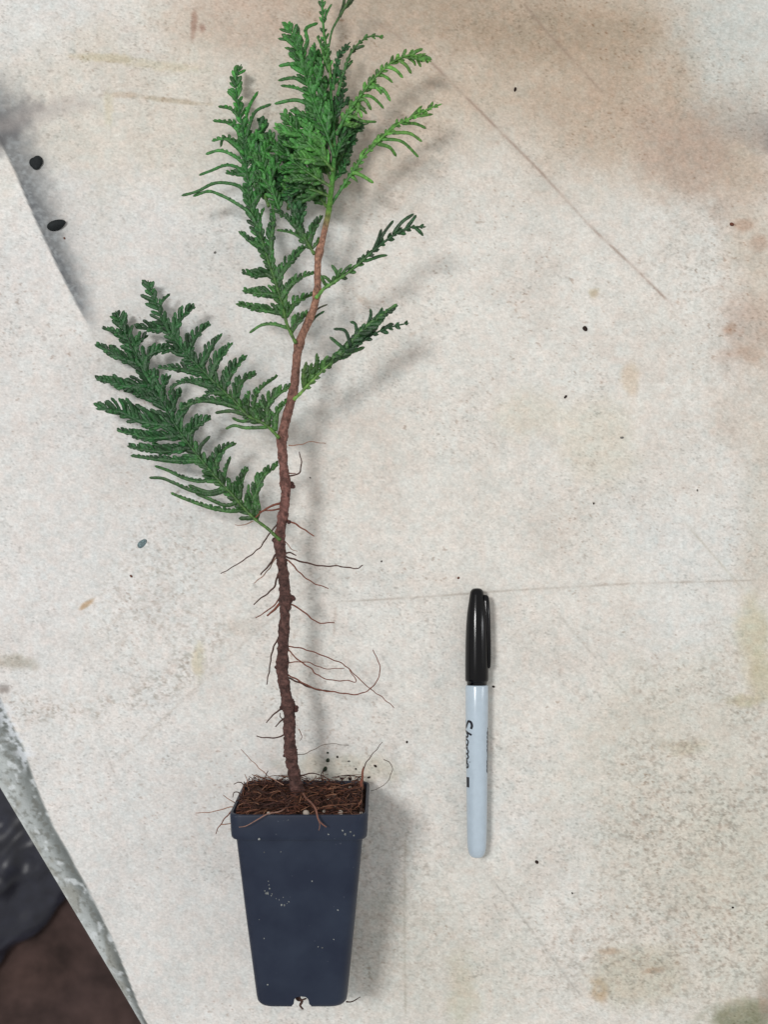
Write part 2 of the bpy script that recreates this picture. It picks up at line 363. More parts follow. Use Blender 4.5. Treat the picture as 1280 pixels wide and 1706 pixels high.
def pot_nodes(m):
    nt = m.node_tree; N = nt.nodes; b = N['Principled BSDF']; tc = N.new('ShaderNodeTexCoord')
    n1_ = N.new('ShaderNodeTexNoise'); n1_.inputs['Scale'].default_value = 60; n1_.inputs['Detail'].default_value = 4
    r1 = N.new('ShaderNodeValToRGB'); r1.color_ramp.elements[0].position = .35; r1.color_ramp.elements[1].position = .72
    r1.color_ramp.elements[0].color = (*lin((23, 33, 53)), 1); r1.color_ramp.elements[1].color = (*lin((36, 46, 64)), 1)
    vo = N.new('ShaderNodeTexNoise'); vo.inputs['Scale'].default_value = 620; vo.inputs['Detail'].default_value = 2
    r2 = N.new('ShaderNodeMapRange'); r2.inputs[1].default_value = .73; r2.inputs[2].default_value = .86
    zone = N.new('ShaderNodeTexNoise'); zone.inputs['Scale'].default_value = 75; zone.inputs['Detail'].default_value = 2
    r3 = N.new('ShaderNodeMapRange'); r3.inputs[1].default_value = .45; r3.inputs[2].default_value = .65
    mu = N.new('ShaderNodeMath'); mu.operation = 'MULTIPLY'
    mx = N.new('ShaderNodeMix'); mx.data_type = 'RGBA'; mx.inputs[7].default_value = (*lin((150, 156, 165)), 1)
    for a in (n1_, vo, zone): nt.links.new(tc.outputs['Object'], a.inputs['Vector'])
    nt.links.new(n1_.outputs['Fac'], r1.inputs[0]); nt.links.new(vo.outputs['Fac'], r2.inputs[0]); nt.links.new(zone.outputs['Fac'], r3.inputs[0])
    nt.links.new(r2.outputs[0], mu.inputs[0]); nt.links.new(r3.outputs[0], mu.inputs[1]); nt.links.new(mu.outputs[0], mx.inputs[0])
    nt.links.new(r1.outputs[0], mx.inputs[6]); nt.links.new(mx.outputs[2], b.inputs['Base Color'])
    bp = N.new('ShaderNodeBump'); bp.inputs['Strength'].default_value = 0.15; bp.inputs['Distance'].default_value = 0.0006
    nt.links.new(n1_.outputs['Fac'], bp.inputs['Height']); nt.links.new(bp.outputs[0], b.inputs['Normal'])
pot_nodes(m_pot)
def wallmesh(profile, name, cut=False, parent=None):
    rings = [rsq(h, r, z) for (z, h, r) in profile]
    vs_, fs = loft(rings, True, True)
    me_ = bpy.data.meshes.new(name); me_.from_pydata(vs_, [], fs); me_.update()
    o = bpy.data.objects.new(name, me_); COL.objects.link(o)
    if cut:
        cm = bpy.data.meshes.new('cutter'); cv, cf = [], []
        for k in range(4):
            a = math.radians(90*k); prof = []
            for (x, z) in [(-.0048, -.004), (.0050, -.004), (.0046, .0012), (.0038, .0022), (.0034, .0046), (.0024, .0058), (0, .0062), (-.0026, .0056), (-.0034, .0044), (-.0036, .0024), (-.0046, .0010)]:
                prof.append((x, z))
            n0 = len(cv); m_ = len(prof)
            for yy in (0.0056, 0.030):
                for (x, z) in prof: cv.append((x*math.cos(a)-yy*math.sin(a), x*math.sin(a)+yy*math.cos(a), z))
            for i in range(m_): cf.append((n0+i, n0+(i+1) % m_, n0+m_+(i+1) % m_, n0+m_+i))
            cf.append(tuple(n0+i for i in range(m_-1, -1, -1))); cf.append(tuple(n0+m_+i for i in range(m_)))
        cm.from_pydata(cv, [], cf); cm.update()
        bmx = bmesh.new(); bmx.from_mesh(cm); bmesh.ops.recalc_face_normals(bmx, faces=bmx.faces); bmx.to_mesh(cm); bmx.free()
        co_ = bpy.data.objects.new('cutter', cm); COL.objects.link(co_)
        bmx = bmesh.new(); bmx.from_mesh(me_); bmesh.ops.recalc_face_normals(bmx, faces=bmx.faces); bmx.to_mesh(me_); bmx.free()
        md = o.modifiers.new('b', 'BOOLEAN'); md.operation = 'DIFFERENCE'; md.object = co_; md.solver = 'EXACT'
        dg = bpy.context.evaluated_depsgraph_get(); me2 = bpy.data.meshes.new_from_object(o.evaluated_get(dg))
        o.modifiers.clear(); o.data = me2; me2.name = name; bpy.data.objects.remove(co_); me_ = me2
    for vtx in me_.vertices:
        c = vtx.co; vtx.co = L2W(c.x, c.y, c.z)-OR
    me_.materials.clear(); me_.materials.append(m_pot)
    bmx = bmesh.new(); bmx.from_mesh(me_); bmesh.ops.recalc_face_normals(bmx, faces=bmx.faces)
    for e in bmx.edges:
        e.smooth = not (len(e.link_faces) == 2 and e.calc_face_angle(0) > math.radians(38))
    for f in bmx.faces: f.smooth = True
    bmx.to_mesh(me_); bmx.free()
    o.parent = parent or PLT
    return o
body = wallmesh([(0.0, .0196, .0066), (.0006, .0207, .0066), (.0020, .0216, .0066), (.0045, .0220, .0064), (.045, .0260, .0060), (.0862, .0298, .0056),
                 (.0862, .0286, .0050), (.045, .0248, .0052), (.0030, .0206, .0055), (.0016, .0200, .0055)], 'pot', cut=True)
body['label'] = 'dark navy blue square plastic pot body with a drain notch at its foot'
rim = wallmesh([(.0852, .0300, .0056), (.0855, .0312, .0058), (.0862, .0317, .0060), (.0880, .0319, .0060), (.0966, .03225, .0060), (.0975, .0321, .0060), (.0978, .0317, .0058),
                (.0977, .0309, .0054), (.0970, .0306, .0054), (.0900, .0304, .0052), (.0856, .0292, .0050)], 'rim', parent=body)
# the rim loft is a ring: drop its caps
bmx = bmesh.new(); bmx.from_mesh(rim.data)
bmesh.ops.delete(bmx, geom=[f for f in bmx.faces if len(f.verts) > 8], context='FACES'); bmx.to_mesh(rim.data); bmx.free()
# dried white splashes on the pot's upper face
sp = MB()
def face_pt(px, py, lift=0.0):                         # ray from the eye to the upper face of the pot
    lo = 0.02; 
    z = 0.05
    for _ in range(20):
        p = P(px, py, z); d = p-C0; za = d.dot(ax)
        h = (0.0220+(0.0298-0.0220)*max(0, za-.0045)/(.0817)) if za < .0855 else .0321
        z += (h-d.dot(upv))*0.9
    return P(px, py, z)+upv*lift
for (px, py, r) in [(443, 1488, 3.6), (446, 1487, 3.8), (449, 1480, 2.6), (448, 1474, 2), (447, 1468, 1.6), (441, 1484, 2), (469, 1507, 3), (474, 1508, 3.2), (478, 1505, 1.6), (453, 1489, 2), (465, 1499, 2), (481, 1502, 2), (440, 1420, 2), (468, 1419, 1.6), (432, 1532, 2), (563, 1516, 3), (530, 1577, 2), (537, 1579, 2.4),
        (440, 1563, 2), (446, 1640, 2), (520, 1468, 2), (556, 1565, 1.8), (472, 1495, 1.6), (452, 1492, 2), (460, 1497, 1.4), (575, 1390, 2.4), (584, 1386, 1.8), (571, 1384, 1.5), (432, 1398, 2), (547, 1390, 1.6), (590, 1392, 1.6), (480, 1366, 1.8)]:
    c = face_pt(px, py, 0.00005); n_ = 9; vs_ = [c+upv*0.00025]
    for k in range(n_):
        a = 2*math.pi*k/n_; rr = r*S*0.9*random.uniform(.5, 1.15); vs_.append(c+Vector((1, 0, 0))*math.cos(a)*rr+ax*math.sin(a)*rr*1.1-upv*0.0001)
    g_ = random.uniform(.3, .8); sp.add(vs_, [(0, k+1, (k+1) % n_+1) for k in range(n_)], tuple(x*g_ for x in lin((182, 186, 184))))
o = sp.build('dried_splashes', mat('limescale', rough=.8, spec=.1, attr=True, noise=(1500, .4, 1.2)), body, OR)
o.parent = body; o['kind'] = 'stuff'

# soil
m_soil = mat('peat', rough=0.95, spec=0.1, attr=True, noise=(700, 0.35, 1.7), bump=(900, 0.8, 0.001))
so = MB(); vs_, fs = loft([rsq(.0200, .004, .0085), rsq(.0288, .004, .0885)])
so.add([L2W(*v_) for v_ in vs_], fs, lin((52, 36, 30)))
N_ = 80; a, b = np.meshgrid(np.linspace(-1, 1, N_), np.linspace(-1, 1, N_), indexing='ij')
hh = fbm(a*100+200, b*100+200, 13, 200, 4); big = fbm(a*100+200, b*100+500, 60, 207, 2)
sv = []; sc = []
for i in range(N_):
    for j in range(N_):
        x, y = a[i, j], b[i, j]; ed_ = max(abs(x), abs(y))
        z = .0958+.0070*(hh[i, j]-.35)+.004*(big[i, j]-.4)+.0035*math.exp(-((x+0.0)**2+(y-.1)**2)/.12) - .0035*(ed_**8) + 0
        sv.append(L2W(x*.0304, y*.0304, z)); k = 0.6+0.9*hh[i, j]; sc.append(tuple(q_*k for q_ in lin((60, 44, 38))))
so.add(sv, [(i*N_+j, (i+1)*N_+j, (i+1)*N_+j+1, i*N_+j+1) for i in range(N_-1) for j in range(N_-1)], sc)
soil = so.build('soil', m_soil, PLT, OR)
m_root = mat('root_skin', rough=0.75, spec=0.25, attr=True, noise=(500, 0.7, 1.3))
fb = MB()
for k in range(800):
    x = random.uniform(-.031, .031); y = random.uniform(-.028, .030); z = .0968+random.uniform(-.001, .0045)
    ang = random.uniform(0, 2*math.pi); le = random.uniform(.003, .013); bend = random.uniform(-1.6, 1.6); pts = []
    if max(abs(x), abs(y)) > .029: z -= 0.0
    dz = random.uniform(-.002, .004) if random.random() < .8 else random.uniform(.003, .008)
    for q_ in range(6):
        t = q_/5; aa = ang+bend*t
        xx = max(-.0290, min(.0290, x+math.cos(aa)*le*t)); yy = max(-.0285, min(.0290, y+math.sin(aa)*le*t))
        pts.append(L2W(xx, yy, z+dz*t-.002*t*t))
    c = random.choice([(98, 60, 46), (84, 52, 42), (110, 74, 56), (74, 46, 40), (62, 42, 38), (66, 44, 40), (134, 96, 76)])
    tube(fb, pts, [random.uniform(.00010, .00026)]*6, lin(c), 4)
o = fb.build('root_fibres', m_root, soil, OR); o['kind'] = 'stuff'
m_perl = mat('perlite', base=lin((170, 160, 150)), rough=0.9, spec=.1, bump=(1500, .5, .0005))
def lump(center, r, seed, squash=(1, 1, 1), col=(0.1, 0.1, 0.1), rough=0.35, sub=2, ang=0):
    mb = MB(); bmx = bmesh.new(); bmesh.ops.create_icosphere(bmx, subdivisions=sub, radius=1)
    rr = random.Random(seed); w_ = [Vector((rr.uniform(-1, 1), rr.uniform(-1, 1), rr.uniform(-1, 1))).normalized() for _ in range(7)]; am = [rr.uniform(-rough, rough) for _ in w_]
    vs_ = []
    for v_ in bmx.verts:
        d = v_.co.normalized(); k = 1+sum(a_*max(0, d.dot(q_))**3 for a_, q_ in zip(am, w_))
        p = Vector((d.x*k*squash[0], d.y*k*squash[1], d.z*k*squash[2]))*r
        c_, s_2 = math.cos(ang), math.sin(ang); vs_.append(Vector((p.x*c_-p.y*s_2, p.x*s_2+p.y*c_, p.z))+Vector(center))
    mb.add(vs_, [tuple(x.index for x in f.verts) for f in bmx.faces], col); bmx.free(); return mb
for k, (x, y, z, r) in enumerate([(.0035, .0275, .0972, .0015), (.0195, .0275, .0972, .0012), (.029, .027, .0972, .0008), (.013, .004, .0975, .0010), (.0148, .0005, .0975, .0012),
                                  (.0165, .0155, .097, .0009), (.0060, -.012, .097, .0011), (.0225, -.018, .0975, .0008), (-.014, .0285, .0975, .0009), (.0115, .0235, .097, .0008)]):
    lump(L2W(x, y, z), r, 300+k, (1, 1, .9)).build('perlite_grain', m_perl, soil, OR)

# stem
def zstem(y):
    return float(np.interp(y, [-80, 0, 120, 250, 350, 450, 600, 750, 900, 1100, 1300, 1345], [.015, .017, .021, .025, .029, .032, .0325, .0315, .0305, .0305, .034, .034]))
SP = [(500, 1345), (497, 1328), (493, 1308), (488, 1280), (484, 1250), (482, 1220), (482, 1190), (477, 1160), (471, 1120), (471, 1085), (473, 1050), (475, 1010), (474, 975), (470, 940), (466, 908), (468, 880), (473, 850), (476, 820), (474, 790), (471, 760), (470, 735),
      (475, 705), (483, 675), (490, 645), (493, 615), (495, 590), (503, 560), (514, 535), (524, 510), (529, 480), (529, 450), (531, 425), (537, 400), (543, 375), (548, 350), (551, 325), (554, 300), (556, 270), (557, 240), (555, 205), (552, 170), (551, 135), (549, 105), (543, 75), (539, 45), (537, 15), (536, -30)]
sx_ = np.array([p[0] for p in SP][::-1], float); sy_ = np.array([p[1] for p in SP][::-1], float)
def stemx(y): return float(np.interp(y, sy_, sx_))
def stemr(y): return float(np.interp(y, [-30, 100, 200, 290, 340, 400, 430, 500, 600, 700, 800, 900, 1000, 1150, 1290, 1345], [1.8, 2.3, 2.8, 4.2, 5.0, 5.4, 6.1, 6.3, 7.7, 8.1, 8.4, 9.0, 9.5, 9.9, 10.6, 15]))
m_bark = mat('bark', rough=0.7, spec=0.3, attr=True, noise=(520, 0.42, 1.65), bump=(1000, 1.0, 0.0012))
def stem_seg(y0, y1, name, parent):
    pts = catmull([p for p in SP if y1-.1 <= p[1] <= y0+.1], 2.2); wp, rd, cs = [], [], []
    seg = 14; mb = MB()
    for (x, y) in pts:
        z = zstem(y); wp.append(P(x, y, z)); r = stemr(y)
        for (ky, kr) in [(1255, 1.6), (1215, 1.0), (1175, 2.6), (1140, .9), (1105, 2.2), (1050, 1.0), (1000, 2.8), (960, 1.0), (905, 2.4), (860, .8), (805, 2.0), (760, .8), (728, 2.2), (690, .8), (655, 1.6), (575, 2.2), (530, .8), (487, 1.8), (420, 2.4)]:
            r += kr*math.exp(-((y-ky)/9)**2)
        rd.append(r*.93*S*(1-z/H))
        low = lin((82, 58, 53)); mid = lin((124, 90, 80)); hi = lin((150, 112, 94)); gr = lin((84, 128, 50)); gr2 = lin((66, 124, 62))
        t = [(-30, gr2), (250, gr2), (350, gr), (385, hi), (520, hi), (640, mid), (850, lin((110, 76, 70))), (930, low), (1345, lin((80, 56, 52)))]
        cs.append(tuple(float(np.interp(y, [a_[0] for a_ in t], [a_[1][i] for a_ in t])) for i in range(3)))
    vs_, ccs = [], []
    n_ = len(wp)
    for i in range(n_):
        t = (wp[min(i+1, n_-1)]-wp[max(i-1, 0)]).normalized(); sd = t.cross(Vector((0, 0, 1))).normalized(); up = sd.cross(t); y = pts[i][1]
        for k in range(seg):
            a_ = 2*math.pi*k/seg
            rough_ = 0.02 if y < 370 else (0.07 if y < 700 else 0.13)
            nn = (vnoise(np.array([k*0.9+y*0.01]), np.array([y*0.16]), 400)[0]-.5)*2*rough_ + (vnoise(np.array([k*1.7]), np.array([y*0.42]), 401)[0]-.5)*2*rough_*.8
            r = rd[i]*(1+nn); vs_.append(wp[i]+sd*math.cos(a_)*r+up*math.sin(a_)*r)
            f_ = max(.35, 1+nn*3.4); ccs.append(tuple(q_*f_ for q_ in cs[i]))
    fs = [(i*seg+k, i*seg+(k+1) % seg, (i+1)*seg+(k+1) % seg, (i+1)*seg+k) for i in range(n_-1) for k in range(seg)]
    fs.append(tuple(range(seg))); fs.append(tuple((n_-1)*seg+k for k in range(seg)))
    mb.add(vs_, fs, ccs)
    for (x, y, r) in [(488, 810, 4), (487, 806, 3), (483, 1000, 5), (487, 996, 4), (479, 990, 3), (460, 1112, 3.5), (492, 1182, 4.5), (470, 1178, 4), (476, 1258, 4), (459, 900, 5), (463, 912, 5), (482, 870, 3.4), (466, 728, 3.5), (477, 1005, 4.2), (494, 1178, 3)]:
        if y1 <= y <= y0:
            l_ = lump(P(x, y, zstem(y)), r*S, int(x*y), (1, 1, .9), tuple(q_*.8 for q_ in lin((80, 52, 48))), .5)
            mb.add([Vector(q_) for q_ in l_.v], l_.f, l_.c)
    return mb.build(name, m_bark, parent, OR)
stem_seg(1345, -31, 'stem', PLT)

# aerial roots (each traced, heights follow the stem then sag)
ROOTS = [
 ([(481, 742), (500, 741), (517, 736), (543, 739)], .9, -.004, 'p'), ([(480, 793), (490, 792), (500, 785), (502, 767), (498, 753)], 1.3, .004, 'd'), ([(480, 789), (492, 788)], 1.0, 0, 'r'),
 ([(478, 866), (492, 873), (505, 881), (523, 893)], 1.5, .003, 'r'), ([(467, 838), (448, 845), (436, 853), (425, 862)], 1.9, 0, 'r'), ([(469, 848), (450, 850), (432, 852)], 1.5, 0, 'r'), ([(421, 868), (405, 875), (391, 874)], .8, -.004, 'p'),
 ([(462, 873), (446, 893), (432, 913), (403, 935), (368, 956)], 1.2, -.02, 'd'), ([(460, 923), (448, 942), (434, 957)], 1.8, 0, 'd'), ([(460, 928), (444, 953), (423, 972)], 1.0, -.005, 'p'),
 ([(463, 955), (458, 975), (448, 987), (434, 997), (423, 1007)], 1.5, -.002, 'd'), ([(466, 997), (455, 1010), (444, 1018), (426, 1030)], 1.2, -.005, 'r'), ([(467, 1004), (457, 1016), (444, 1026)], 2.2, 0, 'r'),
 ([(474, 922), (484, 921), (493, 925)], 1.5, .002, 'd'), ([(474, 926), (490, 932), (508, 937), (536, 943), (562, 943), (593, 947), (605, 942)], 1.4, -.006, 'd'), ([(474, 929), (488, 941), (498, 953), (520, 970), (547, 980)], 1.2, -.006, 'r'),
 ([(480, 1006), (492, 1010), (508, 1021), (527, 1036), (540, 1038), (557, 1037)], 1.3, -.006, 'r'), ([(474, 900), (484, 913), (495, 919)], .8, -.002, 'p'), ([(466, 1060), (458, 1073), (452, 1092), (449, 1115), (444, 1140)], 1.4, -.006, 'd'),
 ([(475, 1077), (490, 1078), (505, 1081), (530, 1089), (552, 1098), (571, 1106), (584, 1117), (615, 1146), (636, 1161), (657, 1179)], 1.0, -.02, 'r'),
 ([(476, 1080), (484, 1086), (495, 1098), (517, 1113), (527, 1123), (543, 1131), (562, 1134), (580, 1134), (593, 1136), (590, 1128), (581, 1114)], 1.1, -.012, 'r'),
 ([(474, 1104), (495, 1103), (511, 1103), (525, 1108), (543, 1114), (574, 1113)], .9, -.012, 'r'), ([(478, 1123), (498, 1134), (517, 1144), (535, 1150), (558, 1153), (590, 1157), (608, 1153), (622, 1143), (631, 1128), (633, 1110), (622, 1083)], 1.2, -.022, 'r'),
 ([(478, 1128), (500, 1138), (525, 1148), (556, 1152)], 1.4, -.010, 'd'), ([(473, 1179), (457, 1189), (444, 1204)], 1.4, -.004, 'd'), ([(474, 1196), (466, 1203), (459, 1211)], 1.4, -.002, 'd'), ([(474, 1200), (467, 1195), (467, 1188)], 1.0, 0, 'd'),
 ([(478, 1221), (468, 1227), (457, 1229), (440, 1229), (427, 1226)], 1.3, -.004, 'd'), ([(497, 1215), (503, 1225), (500, 1234)], .8, -.01, 'p'), ([(490, 1258), (510, 1255), (530, 1245), (549, 1239), (581, 1242)], .7, -.028, 'g'),
 ([(500, 1292), (515, 1289), (531, 1290), (552, 1301)], 1.1, -.010, 'd'), ([(473, 1308), (446, 1292), (420, 1268), (401, 1248)], .8, -.015, 'p'), ([(441, 1303), (443, 1293), (446, 1284)], 1.0, -.004, 'd'), ([(412, 1308), (411, 1298), (408, 1290)], .8, 0, 'p'),
 ([(407, 1312), (403, 1304), (396, 1303), (390, 1307)], 1.0, 0, 'd'), ([(402, 1326), (397, 1320), (390, 1321), (387, 1328)], 1.0, 0, 'd'), ([(392, 1338), (384, 1333), (371, 1325)], .8, 0, 'p'), ([(390, 1344), (377, 1346), (361, 1351), (340, 1354), (325, 1354)], .9, -.02, 'p'),
 ([(392, 1346), (381, 1356), (369, 1371), (363, 1380), (359, 1389)], 1.1, -.02, 'r'), ([(369, 1373), (380, 1373), (392, 1371)], .9, 0, 'p'), ([(602, 1312), (603, 1298), (606, 1277)], 2.3, -.003, 'r'), ([(606, 1280), (612, 1268), (623, 1254), (637, 1237)], .8, -.02, 'd'),
 ([(640, 1265), (650, 1271), (654, 1282), (650, 1294), (645, 1303), (635, 1311), (618, 1318)], .7, -.03, 'g'), ([(497, 1657), (499, 1663), (503, 1668), (500, 1675), (505, 1681)], 2.6, .0, 'd'), ([(492, 1660), (497, 1667), (510, 1663)], 2.0, .0, 'd'), ([(577, 1669), (588, 1668), (601, 1661)], 1.2, -.03, 'd')]
RC = {'d': (78, 56, 50), 'r': (118, 72, 58), 'p': (150, 116, 100), 'g': (128, 118, 108)}
for pts, r, dz, c in ROOTS:
    z0 = zstem(min(1345, max(0, pts[0][1])))
    rr = catmull(pts, 2.5); n_ = len(rr); wp = []; rd = []
    if pts[0][1] > 1600: z0 = .034 if pts[0][0] > 550 else .0395
    seed = random.random()*50
    for i, q_ in enumerate(rr):
        t = i/(n_-1); z = max(.0012, z0+dz*t + .0004*math.sin(seed+t*9)); wp.append(P(q_[0]+.5*math.sin(seed+i*.9), q_[1]+.5*math.cos(seed*2+i*.7), z)); rd.append(r*S*(1.05-.45*t)*(0.9+.2*random.random()))
    mb = MB(); tube(mb, wp, rd, lin(RC[c]), 6); mb.build('aerial_root', m_root, PLT, OR)
# roots spreading over soil and rim
for pts, r, c in [([(505, 1322, .040), (510, 1330, .048), (519, 1338, .060), (526, 1348, .0655), (530, 1364, .0672), (536, 1372, .0672), (544, 1378, .0670)], 2.1, (120, 84, 72)),
                  ([(486, 1330, .040), (478, 1344, .056), (466, 1352, .0655), (446, 1356, .0668), (428, 1366, .0672), (410, 1376, .0670), (398, 1378, .066)], 1.3, (140, 108, 96)), ([(478, 1344, .058), (480, 1352, .066)], 1.1, (110, 76, 62)),
                  ([(530, 1365, .0672), (533, 1374, .0670), (531, 1384, .0668)], .9, (128, 96, 84))]:
    rr = catmull(pts, 2.5); mb = MB(); tube(mb, [P(q_[0], q_[1], q_[2]) for q_ in rr], [r*S*.9*(1.05-.6*i/len(rr)) for i in range(len(rr))], lin(c), 6); mb.build('surface_root', m_root, PLT, OR)

# ---- fronds
m_leaf = mat('scale_leaves', rough=0.40, spec=0.5, attr=True, noise=(420, 0.55, 1.6), bump=(1300, 0.7, 0.0006))
def shoot(mb, pts3, hw, col, step=3.0, flat=.38, roll=0.0, taper=.25, scall=.05):
    """pts3: (px,py,z) control points; a flattened, scalloped leafy shoot with rounded tip"""
    rr = catmull(pts3, step); n_ = len(rr)
    if n_ < 4: rr = catmull(pts3, step*.4); n_ = len(rr)
    L_ = sum(math.dist(rr[i][:2], rr[i+1][:2]) for i in range(n_-1)); acc = 0; wp = []; rd = []; cs = []; ph = random.random()*6
    for i in range(n_):
        if i: acc += math.dist(rr[i-1][:2], rr[i][:2])
        t = acc/max(L_, 1e-6); q_ = rr[i]
        ww = hw*(1-taper*t)*(1+scall*math.sin(acc*1.15+ph)+random.uniform(-.09, .09))
        rem = (L_-acc); ww *= math.sqrt(max(0.03, min(1, rem/(hw*1.1)+.02))) if rem < hw*1.1 else 1
        ww *= min(1, .75+.25*acc/(hw*2))
        z = max(.0012, q_[2]); wp.append(P(q_[0], q_[1], z)); rd.append(ww*S*(1-z/H))
        k = random.uniform(.78, 1.22); cs.append(tuple(c*k for c in col))
    tube(mb, wp, rd, cs, 7, flat, roll)

def interp_path(pts, t):
    L = [0]
    for i in range(len(pts)-1): L.append(L[-1]+math.dist(pts[i][:2], pts[i+1][:2]))
    d = t*L[-1]
    for i in range(len(pts)-1):
        if d <= L[i+1] or i == len(pts)-2:
            k = (d-L[i])/max(1e-6, L[i+1]-L[i]); a_, b_ = np.array(pts[i], float), np.array(pts[i+1], float)
            dr = (b_-a_)[:2]; return a_+(b_-a_)*k, dr/np.linalg.norm(dr), L[-1]

def frond(rachis, zs, lats, col, stalkcol, tooth=14, sp=8.0, hw=2.9, rtooth=10, rhw=3.4, rgap=7, core=True, stalk_hw=(3.4, 1.6)):
    """rachis px points; zs = z at base / middle / tip; lats = (points, toothiness[, dz])"""
    n_ = len(rachis); R3 = [(p[0], p[1], float(np.interp(i/(n_-1), [0, .5, 1], zs))) for i, p in enumerate(rachis)]
    path = [tuple(q_) for q_ in catmull(R3, 4)]
    apex = np.array(rachis[-1])-np.array(rachis[0]); apex = apex/np.linalg.norm(apex)
    mb = MB(); sk = MB(); hw *= 1.12
    def cvar(a=.2, t=1.0):
        k = random.uniform(1-a*1.5, 1+a*1.3); m_ = max(0, .55-t)*.9; return tuple((c*(1-m_)+q_*m_)*k*random.uniform(.92, 1.08) for c, q_ in zip(col, stalkcol))
    for lt in lats:
        pts, tf = lt[0], lt[1]; dz = lt[2] if len(lt) > 2 else random.uniform(-.005, .001)
        d = [math.dist(pts[0], q_[:2]) for q_ in path]; zb = path[int(np.argmin(d))][2]-random.uniform(0, .0008)
        j = int(np.argmin(d))
        if d[j] > 3.0:                                 # carry the lateral down to the stalk it grows from
            jj = max(0, j-int(min(10, d[j]*.6)/4)-1); pts = [tuple(path[jj][:2])]+list(pts)
        m_ = len(pts); P3 = [(p[0], p[1], zb+dz*(i/(m_-1))**1.3+.0012*math.sin(math.pi*i/(m_-1))) for i, p in enumerate(pts)]
        c = cvar(.25, j/len(path)); P3s = [tuple(q_) for q_ in catmull(P3, 3)]
        shoot(mb, P3, hw*(1.0 if tf else 1.12), c, roll=random.uniform(-.3, .3))
        if tf > .45:                               # broad fused base of the spray
            nb = max(3, int(len(P3s)*.78)); shoot(mb, [(a_[0], a_[1], a_[2]-.0003) for a_ in P3s[:nb]], hw*2.15, cvar(.2, j/len(path)), taper=.62, roll=random.uniform(-.15, .15))
        if not tf: continue
        L_ = sum(math.dist(P3s[i][:2], P3s[i+1][:2]) for i in range(len(P3s)-1)); s = sp*random.uniform(.7, 1.0)
        k = 0
        while s < L_-4:
            t = s/L_; q_, dr, _ = interp_path(P3s, t); rem = L_-s
            side = np.sign(dr[0]*apex[1]-dr[1]*apex[0]) or 1
            prof = min(1, rem/(L_*.6))
            for sg, fac in ((side, 1.0), (-side, .55)):
                if fac < 1 and (random.random() < .35): continue
                ln = tooth*1.65*tf*fac*(.30+.70*prof)*random.uniform(.8, 1.15)
                if ln < 3: continue
                ang = math.radians(random.uniform(34, 50)) if fac == 1 else math.radians(random.uniform(24, 38))
                ang *= sg; d2 = np.array([dr[0]*math.cos(ang)-dr[1]*math.sin(ang), dr[0]*math.sin(ang)+dr[1]*math.cos(ang)])
                a2 = ang*.35; d3 = np.array([d2[0]*math.cos(-a2)-d2[1]*math.sin(-a2), d2[0]*math.sin(-a2)+d2[1]*math.cos(-a2)])
                e1 = q_[:2]+d2*ln*.55; e2 = e1+d3*ln*.45; z = q_[2]; dzt = random.uniform(-.0012, .0022)*ln/14
                shoot(mb, [(q_[0], q_[1], z-.0002), (e1[0], e1[1], z+dzt*.5), (e2[0], e2[1], z+dzt)], hw*random.uniform(.88, 1.22), cvar(.35, .15+j/len(path)), step=2.2, taper=.05, roll=random.uniform(-.5, .5), scall=.10)
            s += sp*random.uniform(.85, 1.15); k += 1
    # short shoots along the rachis itself
    if core:
        Lr = sum(math.dist(path[i][:2], path[i+1][:2]) for i in range(len(path)-1)); s = Lr*.12
        while s < Lr-3:
            t = s/Lr; q_, dr, _ = interp_path(path, t)
            for sg in (1, -1):
                ln = rtooth*1.5*min(1, .45+(Lr-s)/60)*random.uniform(.55, 1.25); ang = math.radians(random.uniform(25, 48))*sg
                d2 = np.array([dr[0]*math.cos(ang)-dr[1]*math.sin(ang), dr[0]*math.sin(ang)+dr[1]*math.cos(ang)]); e = q_[:2]+d2*ln
                shoot(mb, [(q_[0], q_[1], q_[2]-.0004), (e[0], e[1], q_[2]+random.uniform(-.0020, .0014))], hw*random.uniform(.9, 1.35), cvar(.38, t), step=2.2, taper=.1, roll=random.uniform(-.5, .5))
            s += rgap*random.uniform(.9, 1.6)
    fo = mb.build('frond', m_leaf, PLT, OR)
    nn = len(path); wp = [P(q_[0], q_[1], q_[2]+.0003) for q_ in path]
    rd = [S*.80*(stalk_hw[0]+(stalk_hw[1]-stalk_hw[0])*(i/(nn-1))**.8)*(1+.12*math.sin(i*2.1)) for i in range(nn)]; rd[-1] *= .5
    cs = [tuple(float(a_*(1-min(1, i/nn*1.7))+b_*min(1, i/nn*1.7))*(1+.25*math.sin(i*1.7)) for a_, b_ in zip(stalkcol, col)) for i in range(nn)]
    tube(sk, wp, rd, cs, 8, .7); sk.build('frond_stalk', m_leaf, fo, OR)
    return fo
DK = lin((31, 77, 36)); DK2 = lin((34, 84, 38)); MG = lin((46, 104, 40)); BG = lin((82, 134, 54)); YG = lin((70, 104, 38)); OL = lin((54, 84, 36))
Zs = zstem
